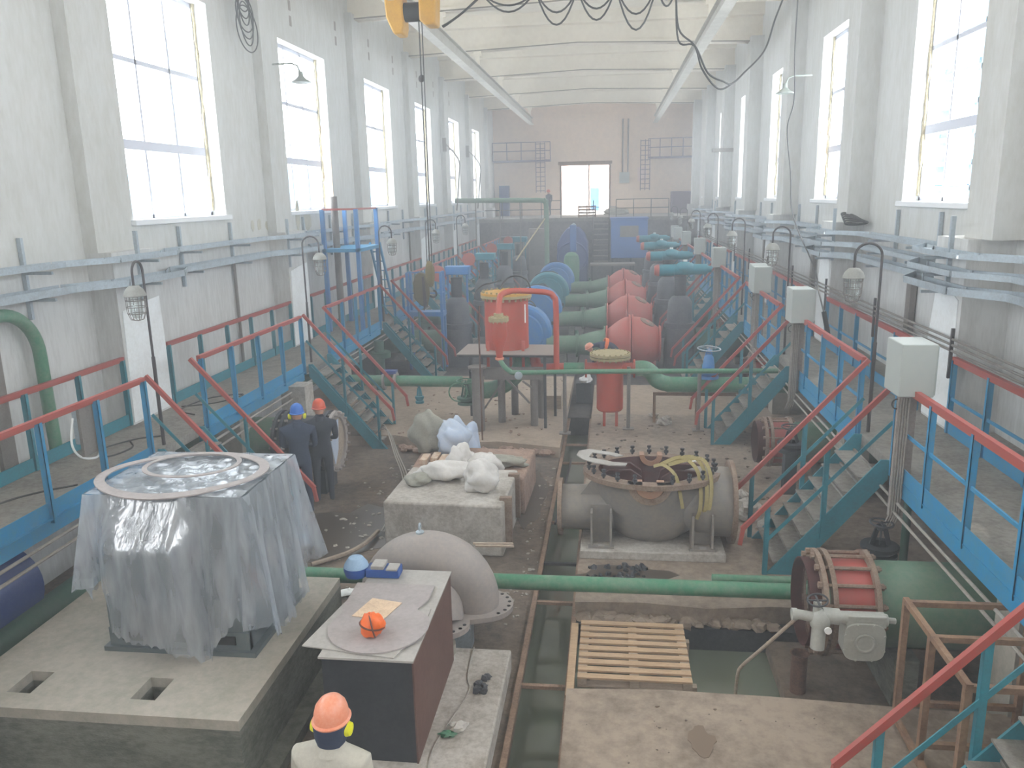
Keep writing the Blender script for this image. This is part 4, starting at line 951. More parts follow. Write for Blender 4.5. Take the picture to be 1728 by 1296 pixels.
MB().lathe((.0, 17.3, 1.5), (-1, 0, 0), [(.25, .13), (.5, .13), (.5, .2), (.54, .2), (.54, 0)], 22).lathe((.0, 17.3, 1.5), (1, 0, 0), [(.25, .13), (.5, .13), (.5, .2), (.54, .2), (.54, 0)], 22).build('nozzle', 'equip_red', t)
for x in (-.15, .12): MB().box(x, x + .06, 17.2, 17.26, .22, .6).build('leg', 'equip_red', t, smooth=0)
MB().box(-.22, .02, 17.1, 17.35, .22, .4).build('cable_box', 'black', None, loc=(-.1, 17.1, .22), label='small black block under the red strainer', cat='block', smooth=0) if False else None
pipe('green_pipe', smooth_path([(.55, 17.3, 1.5), (.75, 17.3, 1.5), (.9, 17.3, 1.4), (1.02, 17.3, 1.24), (1.25, 17.3, 1.16), (1.6, 17.3, 1.15), (5.2, 17.3, 1.15)], 6), .17, 'green', 'thick bright green pipe right of the red strainer', n=22)
pipe('green_pipe', [(-.56, 17.3, 1.5), (-1.0, 17.3, 1.5)], .13, 'green', 'short green spool left of the red strainer', n=22)
pipe('red_pipe', [(-1.0, 17.3, 1.5), (-1.45, 17.3, 1.48), (-1.62, 17.45, 1.5), (-1.68, 17.6, 1.74)], .12, 'equip_red', 'short red pipe between green spool and red tank', n=22)
for i, (x, y) in enumerate(((.4, 17.0), (1.88, 16.95), (-.95, 16.6))):
    MB().tube([(x, y, .24), (x, y, 1.6 if i != 1 else 1.64)], .04, 12).box(x - .12, x + .12, y - .1, y + .1, .222, .245).build('pipe_support', 'galv_pipe', None, loc=(x, y, .22), label='grey pipe support, %s' % ['just right of the red strainer', 'before the blue valve', 'left of the red strainer'][i], cat='pipe support')
t = thing('pipe_trestle', 'low brown trestle under the thick green pipe', 'trestle', (1.7, 17.6, .12))
MB().bar((.95, 17.55, .88), (2.9, 17.55, .88), .07).build('beam', 'steel_brown', t, smooth=0)
for x in (.98, 1.9, 2.86): MB().bar((x, 17.55, .22), (x, 17.55, .86), .06).build('leg', 'steel_brown', t, smooth=0)
t = gate((2.1, 17.3, 1.3), 'azure', 'galv', .24, .62, 'blue gate valve with pale handwheel on the thick green pipe', r=.14)
MB().lathe((2.1, 17.3, 1.36), (0, 0, 1), [(0, .12), (.2, .13), (.4, .1), (.46, .05), (.46, 0)], 20, caps=False).build('bonnet', 'azure', t)
pipe('green_pipe', [(-7.3, 17.4, 1.2), (-3.3, 17.4, 1.16)], .125, 'green', 'green pipe passing under the second left stairs', n=20)
pipe('green_pipe', smooth_path([(-3.25, 17.6, 1.0), (-2.9, 17.6, .92), (-2.6, 17.62, .95), (-2.3, 17.65, 1.1), (-2.05, 17.7, 1.35), (-1.95, 17.75, 1.7)], 6), .19, 'green', 'thick green elbow pipe under the red tank', n=20)
t = thing('butterfly_valve', 'flanged joint with blue lever on the pipe under the left stairs', 'valve', (-5.0, 17.4, 1.0))
for x_ in (-5.12, -4.85): MB().ring((x_, 17.4, 1.18), (1, 0, 0), .2, .12, .05, 24).build('flange', 'casing_grey', t)
MB().box(-5.15, -4.8, 17.3, 17.5, 1.34, 1.42).build('lever', 'navy', t, bevel=.01)
t = gate((-3.15, 17.0, .75), 'dark_green', 'green', .2, .5, 'green valve with handwheels left of the platform legs', r=.12)
MB().torus((-3.3, 16.85, 1.05), (0, 1, 0), .2, .015, 28, 8).build('side_wheel', 'green', t)
gate((-4.3, 17.4, .66), 'teal', 'teal', .08, .4, 'small teal valve hanging below the green pipe at left', r=.06)
MB().tube([(-2.65, 16.0, .0), (-2.68, 16.2, 1.2), (-2.72, 16.4, 2.4), (-2.7, 16.45, 3.0)], .018, 8).build('leaning_hose', 'rust', None, loc=(-2.65, 16.0, 0), label='thin brown hose leaning before the red tank', cat='hose')
# small drain tank near strainer
t = thing('metal_bin', 'dark metal bin with white scraps beside the drain', 'bin', (-.62, 20.0, .05))
MB().box(-.85, -.45, 19.9, 20.4, .03, .55).build('body', 'black_iron', t, smooth=0)
MB().blob((-.62, 20.1, .62), (.18, .16, .1), 70, .5, 14, 8).build('scraps', 'white_paint', t)
MB().box(-1.75, -1.15, 18.6, 19.2, .22, .55).build('wooden_crate', 'wood_grey', None, loc=(-1.4, 18.9, .22), label='brown crate behind the platform right leg', cat='crate', smooth=0)

# ================================================================ the row of pump sets
PY = [24 + 5.2 * k for k in range(4)]
VY = [24, 29.5, 35.3, 41.1]
def check_valve(lab):
    t = thing('check_valve', lab, 'valve', (.7, 0, 0), 'red check valves in a row')
    z = .83
    pr = [(-.1, .44), (.0, .5), (.12, .6), (.28, .71), (.42, .78), (.55, .81)]
    MB().lathe((0, 0, z), (1, 0, 0), pr, 40, caps=False).lathe((0, 0, z), (1, 0, 0), [(.68, .81), (.88, .79), (1.1, .71), (1.3, .58), (1.45, .47)], 40, caps=False).build('body', 'valve_red', t)
    for x_ in (.54, .625): MB().ring((x_, 0, z), (1, 0, 0), .87, .78, .055, 44).build('split_flange', 'valve_red', t)
    for x_ in (-.13, 1.43): MB().ring((x_, 0, z), (1, 0, 0), .54, .4, .05, 36).build('end_flange', 'valve_red', t)
    MB().lathe((1.06, -.12, z + .62), (.45, -.15, .9), [(0, .24), (.06, .24), (.08, .2), (.08, 0)], 26, caps=False).build('hatch', 'rust_flange', t)
    MB().lathe((1.0, -.5, z - .1), (.1, -1, 0), [(0, .2), (.16, .19), (.2, .12), (.2, 0)], 24, caps=False).build('stub', 'valve_red', t)
    for x in (.1, 1.15): MB().box(x, x + .2, -.35, .35, .1, .45).build('foot', 'valve_red', t, smooth=0)
    return t
def pump_pipe(lab):
    t = thing('discharge_pipe', lab, 'pipe', (-1, 0, 0), 'green discharge pipes to the red valves')
    MB().tube([(-1.9, 0, .8), (-.95, 0, .8), (-.14, 0, .83)], [.27, .28, .45], 30).build('barrel', 'dusty_green', t)
    for x_, r_ in ((-1.02, .37), (-.97, .37), (-.19, .53)): MB().ring((x_, 0, .8 if r_ < .5 else .83), (1, 0, 0), r_, r_ * .74, .035, 28).build('flange', 'dusty_green', t)
    MB().tube([(-1.0, -.05, 1.15), (-1.0, -.05, 1.25)], .05, 10).build('tapping', 'dark_green', t)
    MB().box(-1.5, -1.3, -.2, .2, .1, .55).build('support', 'foundation_side', t, smooth=0)
    return t
def motor(lab, m):
    t = thing('pump_housing', lab, 'pump', (-2.65, 0, .2), 'round pump housings in a row')
    z = 1.12
    MB().lathe((-2.65, -.2, z), (0, 1, 0), [(0, 0), (0, .62), (.045, .66), (.03, .74), (.05, .83), (.12, .89), (.5, .9), (.55, .84), (.6, 0)], 48, caps=False).build('front_cover', m, t)
    MB().lathe((-2.65, .38, z), (0, 1, 0), [(0, .74), (.1, .8), (.5, .8), (.62, .6), (1.1, .5), (1.3, .3), (1.3, 0)], 40, caps=False).build('casing', 'dusty_green', t)
    MB().tube(arc((-2.65, .1, z), (1, 0, 0), (0, 0, 1), .93, 1.1, 2.2, 10), .02, 6).build('cable', 'cable', t)
    MB().box(-2.95, -2.35, -.2, 1.2, .22, .5).build('base', 'dark_green', t, smooth=0)
    MB().box(-2.12, -1.98, -.24, -.2, .62, .74).build('vent_box', 'black', t, smooth=0)
    return t
def gate_valve_big(lab, m, box):
    t = thing('motorised_valve', lab, 'valve', (0, 0, .12), 'black motorised gate valves')
    MB().lathe((0, 0, .12), (0, 0, 1), [(0, .5), (.5, .55), (1.2, .46), (1.22, .52), (1.36, .52), (1.38, .44), (1.6, .43), (1.95, .4), (2.1, .3), (2.16, .16), (2.16, 0)], 32, caps=False, sx=.85).build('body', 'bonnet', t)
    MB().tube([(0, 0, 2.2), (0, 0, 2.85)], .17, 14).build('neck', 'black_iron', t)
    if box:
        for x in (-.28, .3): MB().box(x, x + .05, -.04, .04, 2.1, 3.0).build('yoke', m, t, smooth=0)
        MB().box(-.3, .42, -.2, .2, 2.95, 3.2).tube([(-.55, 0, 3.0), (-.3, 0, 3.0)], .12, 16).build('actuator', m, t, bevel=.02)
        MB().lathe((-.52, -.2, 3.0), (0, -1, 0), [(0, .24), (.05, .24), (.05, 0)], 26, caps=False).build('handwheel', 'valve_red', t)
    else:
        MB().tube([(-.62, 0, 3.0), (-.5, 0, 3.0), (-.2, 0, 3.0), (-.18, 0, 3.0)], [.17, .17, .17, .13], 20).tube([(-.2, 0, 3.02), (.75, 0, 3.02)], [.16, .15], 20).blob((.12, 0, 3.08), (.28, .22, .17), 2, .03, 20, 12).lathe((.75, 0, 3.02), (1, 0, 0), [(0, .1), (.12, .1), (.12, 0)], 16, caps=False).build('actuator', m, t)
        MB().lathe((-.62, 0, 3.0), (-1, 0, 0), [(0, .17), (.06, .17), (.14, .13), (.14, 0)], 20, caps=False).build('end_cap', 'valve_red', t)
        MB().lathe((.12, 0, 3.24), (0, 0, 1), [(0, .06), (.06, .06), (.06, 0)], 12, caps=False).build('cap', 'white_paint', t)
    return t
cv = check_valve('red bulging check valve, nearest of the row, behind the red strainer')
cv.location = (.7, PY[0], 0)
dp = pump_pipe('dusty green pipe into the nearest red check valve'); dp.location = (-1, PY[0], 0)
gr = gate_valve_big('black domed gate valve with teal actuator, nearest of the right row', 'teal', False); gr.location = (2.03, VY[0], .12)
gl = gate_valve_big('black domed gate valve with bright blue box actuator on the left', 'azure', True); gl.location = (-4.62, PY[0], .12)
MATS['hb0'] = MATS['azure']
mo = [motor('blue round pump housing right behind the red tank', 'azure')]; mo[0].location = (-2.65, PY[0], .2)
mo.append(motor('blue round pump housing, second of the row', 'azure')); mo.append(motor('teal round pump housing, third of the row', 'teal')); mo.append(motor('pale blue round pump housing, farthest of the row', 'azure'))
for k in range(1, 4):
    mo[k].location = (-2.65, PY[k], .2)
    dup(cv, (.7, PY[k], 0), 'red bulging check valve, %s of the row' % ORD[k])
    dup(dp, (-1, PY[k], 0), 'dusty green pipe into the %s red check valve' % ORD[k])
    dup(gr, (2.03, VY[k], .12), 'black domed gate valve with teal actuator, %s of the right row' % ORD[k])
gl2 = gate_valve_big('black domed gate valve with teal box actuator, second of the left row', 'teal', True); gl2.location = (-4.62, VY[1], .12)
for k in (2, 3): dup(gl2, (-4.62, VY[k], .12), 'black domed gate valve with teal box actuator, %s of the left row' % ORD[k])
for k in range(4):
    MB().tube([(-7.8, VY[k], .9), (-5.1, VY[k], .9)], .36, 24).build('suction_pipe', 'dusty_green', None, loc=(-6, PY[k], .5), label='thick green suction pipe through the left gate valve, %s of the row' % ORD[k], cat='pipe', group='left suction pipes')
    MB().tube([(2.5, VY[k], .85), (5.2, VY[k], .85)], .42, 24).build('outlet_pipe', 'dark_green', None, loc=(3, PY[k], .4), label='thick dark green outlet pipe behind the right gate valve, %s of the row' % ORD[k], cat='pipe', group='right outlet pipes')
    MB().tube([(-3.6, PY[k] + 2.4, .335), (-1.05, PY[k] + 2.4, .335)], .12, 14).build('green_pipe', 'dusty_green', None, loc=(-2, PY[k] + 2.4, .4), label='thin dusty green cross pipe after the %s pump housing' % ORD[k], cat='pipe', group='cross pipes between pumps')
for k in range(5):
    MB().tube([(-6.1, 20.5 + 5.2 * k, 0.2), (-6.1, 20.5 + 5.2 * k, 1.55)], .13, 14).lathe((-6.1, 20.5 + 5.2 * k, 1.1), (0, 0, 1), [(0, .3), (.15, .3), (.15, 0)], 20).build('standpipe', 'dark_green', None, loc=(-6.1, 20.5 + 5.2 * k, .2), label='green standpipe under the left walkway, %s of its row' % ORD[k], cat='pipe', group='standpipes under the left walkway')
# farthest green dome and navy set
t = thing('green_air_vessel', 'green rounded vessel beyond the last pump housing', 'vessel', (-2.05, 43.0, .2))
MB().lathe((-2.05, 43.0, .2), (0, 0, 1), [(0, .4), (1.6, .42), (1.9, .36), (2.05, .2), (2.08, 0)], 30, caps=False).build('shell', 'green', t)
t = thing('blue_diesel_unit', 'dark blue machine with shiny rounded top near the end platform', 'machine', (-2.05, 45.2, .2))
MB().prism([(-2.9, .17), (-1.25, .17), (-1.25, 2.6), (-1.45, 3.1), (-1.75, 3.45), (-2.35, 3.45), (-2.65, 3.1), (-2.9, 2.6)], 'xz', 44.4, 46.6).build('body', 'navy', t, smooth=0, bevel=.06)
MB().prism([(-2.2, 2.2), (-1.85, 2.2), (-1.85, 3.62), (-2.2, 3.62)], 'xz', 44.3, 44.5).build('duct', 'container_blue', t, bevel=.03)
MB().lathe((-2.0, 44.6, 3.45), (0, 0, 1), [(0, .16), (.2, .13), (.28, 0)], 16, caps=False).build('cap', 'galv', t)
MB().torus((-2.07, 44.35, 1.9), (0, 1, 0), .8, .05, 36, 8).build('ring', 'navy', t)
t = thing('blue_container', 'blue sheet metal enclosure beside the steps to the platform', 'enclosure', (1.0, 46.4, 0))
MB().box(-.0, 2.0, 45.2, 47.6, 1.75, 3.85).build('body', 'container_blue', t, smooth=0, bevel=.03)
MB().box(.5, 1.5, 45.16, 45.2, 2.9, 3.5).build('window_panel', 'galv_pipe', t, smooth=0)
MB().box(-.05, 2.05, 45.15, 47.65, 3.85, 3.92).build('roof', 'container_blue', t, smooth=0)
for x in (.1, 1.1, 1.9): MB().box(x - .05, x + .05, 45.4, 45.5, .1, 1.75).build('leg', 'black_iron', t, smooth=0)
t = thing('access_bridge', 'brown steel landing before the blue enclosure', 'platform', (0, 44, 0))
MB().box(-1.1, 1.3, 43.9, 45.1, 1.45, 1.55).build('deck', 'grid_grey', t, smooth=0)
for x in (-1.0, 1.2): MB().box(x - .04, x + .04, 43.95, 44.05, .1, 1.45).build('leg', 'black_iron', t, smooth=0)
for i in range(8): MB().box(-.95, -.15, 45.2 + i * .33, 45.5 + i * .33, 1.55 + i * .28, 1.6 + i * .28).build('step', 'grid_grey', t, smooth=0)
for x in (-1.0, -.1): MB().bar((x, 45.1, 2.5), (x, 47.8, 4.85), .05).bar((x, 45.1, 1.5), (x, 47.8, 3.8), .05, .15).build('stringer', 'dark_pipe', t, smooth=0)
# green high pipe
pipe('green_pipe', smooth_path([(-7.6, 40, 5.05), (-4.2, 40, 5.0), (-3.4, 40, 4.98), (-3.2, 40, 4.9), (-3.12, 40, 4.6), (-3.12, 40, .2)], 4), .12, 'dusty_green', 'tall green pipe bending from the left wall down to the pumps', n=14)
for i, x in enumerate((-6.6, -5.4, -4.4)): MB().tube([(x, 40, 1.0), (x, 40, 4.95)], .03, 8).build('pipe_prop', 'galv_pipe', None, loc=(x, 40, 1), label='thin prop under the tall green pipe, %s from the left' % ['first', 'second', 'third'][i], cat='prop')
pipe('yellow_handrail', [(-4.2, 36, 2.4), (-3.2, 39.9, 4.1)], .035, 'pale_yellow', 'sloping yellow rail left of the tall green pipe', 'railing', 8)
# blue maintenance platform on the left
t = thing('blue_platform', 'small blue maintenance platform with rails by the left gate valve', 'platform', (-5.3, 23.1, .22))
MB().box(-5.95, -4.85, 23.0, 23.5, 1.82, 1.95).build('deck', 'azure', t, smooth=0)
for x, y in ((-5.9, 23.05), (-4.9, 23.05), (-4.9, 23.45), (-5.9, 23.45)):
    MB().box(x - .035, x + .035, y - .035, y + .035, .22, 3.1).build('post', 'azure', t, smooth=0)
for z in (2.5, 3.1): MB().bar((-5.9, 23.05, z), (-4.9, 23.05, z), .04).bar((-4.9, 23.05, z), (-4.9, 23.45, z), .04).build('rail', 'azure', t, smooth=0)
t = thing('hanging_coat', 'olive coat hanging on the blue platform rail', 'coat', (-5.45, 22.95, 2.1))
MB().prism([(-5.62, 3.05), (-5.5, 3.12), (-5.36, 3.1), (-5.25, 2.95), (-5.22, 2.5), (-5.3, 2.1), (-5.5, 2.15), (-5.68, 2.35), (-5.7, 2.8)], 'xz', 22.93, 23.03).build('body', 'olive', t, bevel=.03)
MB().prism([(-5.42, 3.0), (-5.36, 3.0), (-5.3, 2.2), (-5.4, 2.0)], 'xz', 22.89, 22.93).build('sleeve', 'dark_pipe', t, smooth=0)

# dark clutter between the pump sets
for k in range(4):
    y = PY[k] + 2.9
    MB().box(-4.0, -3.4, y - .4, y + .4, .18, .75).box(-3.9, -3.6, y - .2, y + .2, .75, 1.15).build('oil_unit', 'black_iron', None, loc=(-3.7, y, .18), label='dark machine block left of the pump housings, %s of its row' % ORD[k], cat='machine', group='dark machine blocks by the pumps', smooth=0, bevel=.02)
    MB().box(-.5, .4, y - .3, y + .3, .1, .55).build('pump_foundation', 'foundation_side', None, loc=(0, y, .1), label='low dark foundation beyond the %s red check valve' % ORD[k], cat='foundation', group='low foundations between check valves', smooth=0)
    MB().tube(smooth_path([(-3.6, y, 1.1), (-3.3, y - .5, 1.5), (-2.6, y - 1.1, 1.9), (-2.3, y - 1.8, 1.75)], 6), .02, 6).build('power_cable', 'cable', None, loc=(-3, y, 1.1), label='dark cable from machine block to the %s pump housing' % ORD[k], cat='cable', group='power cables to the pump housings')
scatter('floor_debris', 'rust_flange', (-3.3, -1.95, 25.6, 28.6), .18, 60, .03, .12, 31, 'assorted rubble on the dark floor between the pump sets')
# ================================================================ blue access tower on the left walkway
t = thing('access_tower', 'tall blue access platform with ladder on the left walkway', 'platform', (-6.95, 21.4, 1.8))
MB().box(-7.42, -6.45, 20.45, 22.35, 3.88, 3.97).build('deck', 'blue', t, smooth=0)
for x, y in ((-7.4, 20.5), (-6.5, 20.5), (-7.4, 22.3), (-6.5, 22.3)): MB().box(x - .05, x + .05, y - .05, y + .05, 1.8, 4.97).build('post', 'azure', t, smooth=0)
MB().bar((-7.4, 20.5, 4.97), (-6.5, 20.5, 4.97), .05).bar((-6.5, 20.5, 4.97), (-6.5, 22.3, 4.97), .05).build('top_rail', 'red', t, smooth=0)
for y in (22.35, 22.75):
    MB().bar((-6.5 + (y - 22.35) * .7 - .25, 22.4, 4.0), (-6.5 + (y - 22.35) * .7 - .25, 23.7, 1.8), .05, .09).build('ladder_side', 'blue', t, smooth=0)
for i in range(7): MB().bar((-6.74, 22.55 + .165 * i, 3.75 - .28 * i), (-6.48, 22.55 + .165 * i, 3.75 - .28 * i), .03).build('rung', 'blue', t, smooth=0)
pipe('vent_pipe', [(-7.2, 20.9, 1.8), (-7.2, 20.9, 5.3)], .09, 'galv_pipe', 'brown-grey vertical pipe behind the blue access platform')

# ================================================================ lamps on swan neck poles
def lamp_post(lab, x, y, dx, dy):
    t = thing('cage_lamp', lab, 'lamp', (x, y, 1.8), 'caged lamps on swan neck poles')
    L = math.hypot(dx, dy); u = (dx / L, dy / L, 0)
    pts = [(x, y, 1.8), (x, y, 4.3)] + arc((x + dx / 2, y + dy / 2, 4.3), (-u[0], -u[1], 0), (0, 0, 1), L / 2, 0, PI, 12) + [(x + dx, y + dy, 4.12)]
    MB().tube(pts, .018, 8).tube([(x, y, 1.8), (x, y, 3.1)], .026, 8).build('pole', 'dark_pipe', t)
    c = (x + dx, y + dy, 4.14)
    MB().lathe(c, (0, 0, -1), [(0, .02), (.01, .07), (.06, .12), (.11, .14), (.14, .15), (.15, .11)], 20).build('hood', 'hood_grey', t)
    MB().lathe((c[0], c[1], c[2] - .13), (0, 0, -1), [(0, .09), (.24, .085), (.31, .05), (.32, 0)], 16, caps=False).build('bulb_glass', 'lamp_glass', t)
    b = MB()
    for k in range(8):
        a = 2 * PI * k / 8; e = V((math.cos(a), math.sin(a), 0))
        b.tube([V(c) + e * .13 + V((0, 0, -.13)), V(c) + e * .122 + V((0, 0, -.36)), V(c) + e * .085 + V((0, 0, -.46)), V(c) + V((0, 0, -.48))], .005, 4)
    for z in (.2, .29, .38): b.torus((c[0], c[1], c[2] - z), (0, 0, 1), .127 if z < .35 else .115, .005, 20, 4)
    b.build('wire_cage', 'galv_pipe', t)
    return t
lr = lamp_post('caged lamp on a swan neck pole, nearest on the right', 3.68, 11.62, -.34, .05)
ll = lamp_post('caged lamp on a swan neck pole, nearest on the left', -6.42, 10.5, .03, -.3)
l2 = lamp_post('caged lamp on a swan neck pole, second nearest on the left', -6.42, 16.45, .36, .0)
for k in range(1, 7): dup(lr, (3.68, 11.62 + 5.8 * k, 1.8), 'caged lamp on a swan neck pole, %s on the right' % ORD[k])
for k in range(2, 5): dup(l2, (-6.42, 10.5 + 5.85 * k, 1.8), 'caged lamp on a swan neck pole, %s on the left' % ORD[k])

# ================================================================ control cabinets along the right rail
def cabinet(lab, duct=True):
    t = thing('control_cabinet', lab, 'cabinet', (0, 0, 1.25), 'grey control cabinets on the right rail')
    MB().box(-.19, .2, -.26, .26, 2.84, 3.46).build('body', 'cabinet', t, smooth=0, bevel=.012)
    MB().box(.2, .215, -.25, .25, 2.86, 3.44).build('door', 'cabinet', t, smooth=0, bevel=.006)
    MB().box(-.12, .0, -.12, -.02, 1.3, 2.84).box(.02, .1, -.05, .1, 1.5, 2.84).build('cable_duct', 'duct_brown', t, smooth=0)
    b = MB()
    for i in range(5): b.tube([(-.14 + .03 * i, -.14, 2.8), (-.15 + .03 * i, -.16, 2.2), (-.14 + .028 * i, -.15, 1.35), (-.2 + .03 * i, -.16, 1.2)], .009, 6)
    b.build('conduit_bundle', 'conduit', t, kind='stuff')
    MB().tube(arc((-.14, -.1, 2.72), (-1, 0, 0), (0, 0, 1), .06, -1.6, 1.6, 8), .008, 6).build('cable_loop', 'cable', t)
    return t
cb = cabinet('light grey control cabinet, nearest on the right rail'); cb.location = (3.5, 9.75, 1.25)
cb2 = [(3.45, 15.25, 'second nearest, with the black pendant control beside it'), (3.38, 19.35, 'third nearest, left of a close pair'), (3.52, 19.15, ''), (3.45, 26.8, 'fourth nearest single one'), (3.45, 32.6, 'fifth nearest single one'), (3.45, 38.5, 'sixth nearest single one'), (3.45, 43.0, 'seventh nearest single one'), (3.0, 46.6, 'farthest, by the end platform')]
dup(cb, (3.45, 15.25, 1.25), 'light grey control cabinet with black pendant beside it')
dup(cb, (3.6, 20.4, 1.25), 'light grey control cabinet, rear one of a close pair')
dup(cb, (3.55, 19.8, 1.25), 'light grey control cabinet, front one of a close pair')
for y, s in ((26.8, 'first'), (32.6, 'second'), (38.5, 'third'), (43.2, 'fourth'), (45.3, 'fifth')): dup(cb, (3.45, y, 1.25), 'light grey control cabinet, %s one beyond the close pair' % s)

# ================================================================ cable trays, conduits
def ribbon(pts, wd, z, lip, name, label, group, m='galv'):
    b = MB(); P = [V((p[0], p[1], z)) for p in pts]
    for a, c in zip(P, P[1:]):
        d = (c - a).normalized(); nrm = V((d.y, -d.x, 0)); e = d * .015
        b.bar(a - e, c + e, wd, .006)
        for s in (-1, 1): b.bar(a + nrm * s * wd / 2 + V((0, 0, lip / 2)) - e, c + nrm * s * wd / 2 + V((0, 0, lip / 2)) + e, .008, lip)
    return b.build(name, m, None, loc=pts[0] + (z,), label=label, cat='cable tray', group=group, smooth=0)
def path(xa, xb, ofs):
    pts = []
    for k in range(-1, 6):
        y = 11.45 + BAY * k
        pts += [(xb, y - 1.0 + ofs), (xa, y - .25 + ofs), (xa, y + 1.3 + ofs), (xb, y + 2.0 + ofs)]
    return [(round(a, 3), b_) for a, b_ in pts if b_ < 47]
ribbon(path(-7.28, -7.62, 0), .26, 4.38, .07, 'cable_tray', 'upper galvanised cable tray along the left wall', 'cable trays on the walls')
ribbon(path(-7.26, -7.6, .1), .3, 4.02, .1, 'cable_tray', 'lower galvanised cable tray along the left wall', 'cable trays on the walls')
ribbon(path(4.6, 5.05, 0), .28, 4.28, .07, 'cable_tray', 'upper galvanised cable tray along the right wall', 'cable trays on the walls')
ribbon(path(4.58, 5.0, .1), .28, 4.04, .08, 'cable_tray', 'middle galvanised cable tray along the right wall', 'cable trays on the walls')
ribbon(path(4.56, 4.98, .15), .26, 3.8, .1, 'cable_tray', 'lower galvanised cable tray along the right wall', 'cable trays on the walls')
for side in (0, 1):
    for i in range(19):
        y = 8.0 + i * 2.05
        yk = (y - 11.45) % BAY
        on = yk < 1.25 or yk > BAY - .2
        if side: x = 4.75 if on else 5.36
        else: x = -7.46 if on else -7.86
        x0, x1 = (x - .03, x + .03)
        a = MB().box(x0, x1, y, y + .05, 3.7, 4.8)
        xt = (4.4 if on else 4.85) if side else (-7.1 if on else -7.45)
        for z in ((4.26, 4.02, 3.78) if side else (4.36, 4.0)): a.box(min(x, xt), max(x, xt), y, y + .04, z - .05, z - .01)
        a.build('tray_bracket', 'galv', None, loc=(x, y, 3.7), label='perforated galvanised strut holding the cable trays on the %s wall' % ('right' if side else 'left'), cat='bracket', group='tray brackets on the %s wall' % ('right' if side else 'left'), smooth=0)
for i, z in enumerate((2.99, 3.07, 3.15)):
    pipe('wall_conduit', [(4.68, 1, z), (4.68, 46, z)], .018, 'galv_pipe', 'thin conduit above the right wall-side railings, %s of three' % ['lowest', 'middle', 'topmost'][i], 'conduit', 8)
for i in range(8):
    y = 8.2 + i * 3.37
    MB().box(4.66, 4.7, y, y + .04, 2.6, 3.3).build('conduit_clamp', 'dark_pipe', None, loc=(4.68, y, 2.6), label='dark flat clamp holding the three right wall conduits', cat='bracket', group='clamps of the right wall conduits', smooth=0)
for i, (x, z) in enumerate(((3.44, 1.5), (3.42, 1.38))):
    pipe('edge_conduit', [(x, 2, z), (x, 46, z)], .018, 'conduit', 'pale conduit under the right walkway edge, %s one' % ['upper', 'lower'][i], 'conduit', 8)
for i, (x, z) in enumerate(((-6.28, 1.5), (-6.27, 1.36))):
    pipe('edge_conduit', [(x, 2, z), (x, 46, z)], .02, 'conduit', 'pale conduit under the left walkway edge, %s one' % ['upper', 'lower'][i], 'conduit', 8)
for i, y in enumerate((15.0, 22.2, 29.2)): MB().box(5.28, 5.38, y, y + .22, 1.8, 3.8).build('cable_duct', 'galv_pipe', None, loc=(5.3, y, 1.8), label='flat grey vertical duct on the right wall, %s one' % ORD[i], cat='cable duct', smooth=0)
for i, y in enumerate((16.2, 24.9, 25.2, 31.4)): MB().tube([(-7.84, y, 1.8), (-7.84, y, 4.1)], .035, 8).build('wall_pipe', 'galv_pipe', None, loc=(-7.84, y, 1.8), label='grey vertical pipe on the left wall, %s one' % ORD[i], cat='pipe')
t = thing('socket_board', 'small equipment board with white cable on the left railing', 'socket board', (-6.38, 8.3, 1.9))
MB().box(-6.42, -6.38, 8.72, 9.0, 2.2, 2.82).build('plate', 'galv_pipe', t, smooth=0)
MB().box(-6.5, -6.42, 8.74, 8.84, 2.35, 2.8).box(-6.5, -6.42, 8.9, 8.99, 2.35, 2.7).build('socket', 'galv', t, bevel=.01)
MB().tube(smooth_path([(-6.46, 8.7, 2.7), (-6.46, 8.62, 2.4), (-6.44, 8.72, 2.2), (-6.4, 8.95, 2.12), (-6.4, 9.05, 2.2)], 6), .014, 8).build('cable', 'white_paint', t)
for i, pts in enumerate([[(-7.0, 10.6, 1.81), (-6.8, 10.3, 1.81), (-6.9, 9.9, 1.81), (-7.2, 10.2, 1.81), (-7.0, 10.7, 1.81), (-6.7, 10.9, 1.81)], [(-7.5, 6.0, 1.81), (-7.2, 7.0, 1.81), (-7.1, 8.2, 1.81), (-6.6, 8.8, 1.81)], [(-7.3, 12.6, 1.81), (-6.8, 12.9, 1.81), (-6.6, 13.5, 1.81), (-7.1, 13.2, 1.81), (-7.2, 12.4, 1.81), (-6.8, 12.1, 1.81)]]):
    pipe('floor_cable', smooth_path(pts, 8), .012, 'cable', ['tangled dark cable on the left walkway behind the lamp pole', 'dark cable running along the near left walkway', 'coiled dark cable on the left walkway past the first plinth'][i], 'cable', 6)

# ================================================================ crane, hoist, festoon
for sx, x, y1 in ((-1, -5.05, 53.4), (1, 2.8, 54.9)):
    b = MB().box(x - .15, x + .15, -6, y1, 9.6, 9.63).box(x - .01, x + .01, -6, y1, 9.63, 10.0).box(x - .12, x + .12, -6, y1, 10.0, 10.03)
    b.build('crane_rail', 'rail_paint', None, loc=(x, 20, 9.68), label='cream overhead crane rail on the %s' % ('left' if sx < 0 else 'right'), cat='crane rail', smooth=0)
    for k in range(-1, 7):
        y = 11.85 + BAY * k
        if y > y1: continue
        MB().box(x - .07, x + .07, y, y + .1, 10.03, 10.5).box(x - .14, x + .14, y - .02, y + .12, 10.42, 10.56).build('rail_hanger', 'ceiling_paint', None, loc=(x, y, 10.03), label='cream hanger between roof beam and %s crane rail, %s of its row' % (('left' if sx < 0 else 'right'), ORD[max(0, k)]), cat='hanger', group='crane rail hangers', smooth=0)
t = thing('bridge_girder', 'crane bridge girder across the hall above the hoist', 'crane', (-1.1, 16, 9.25))
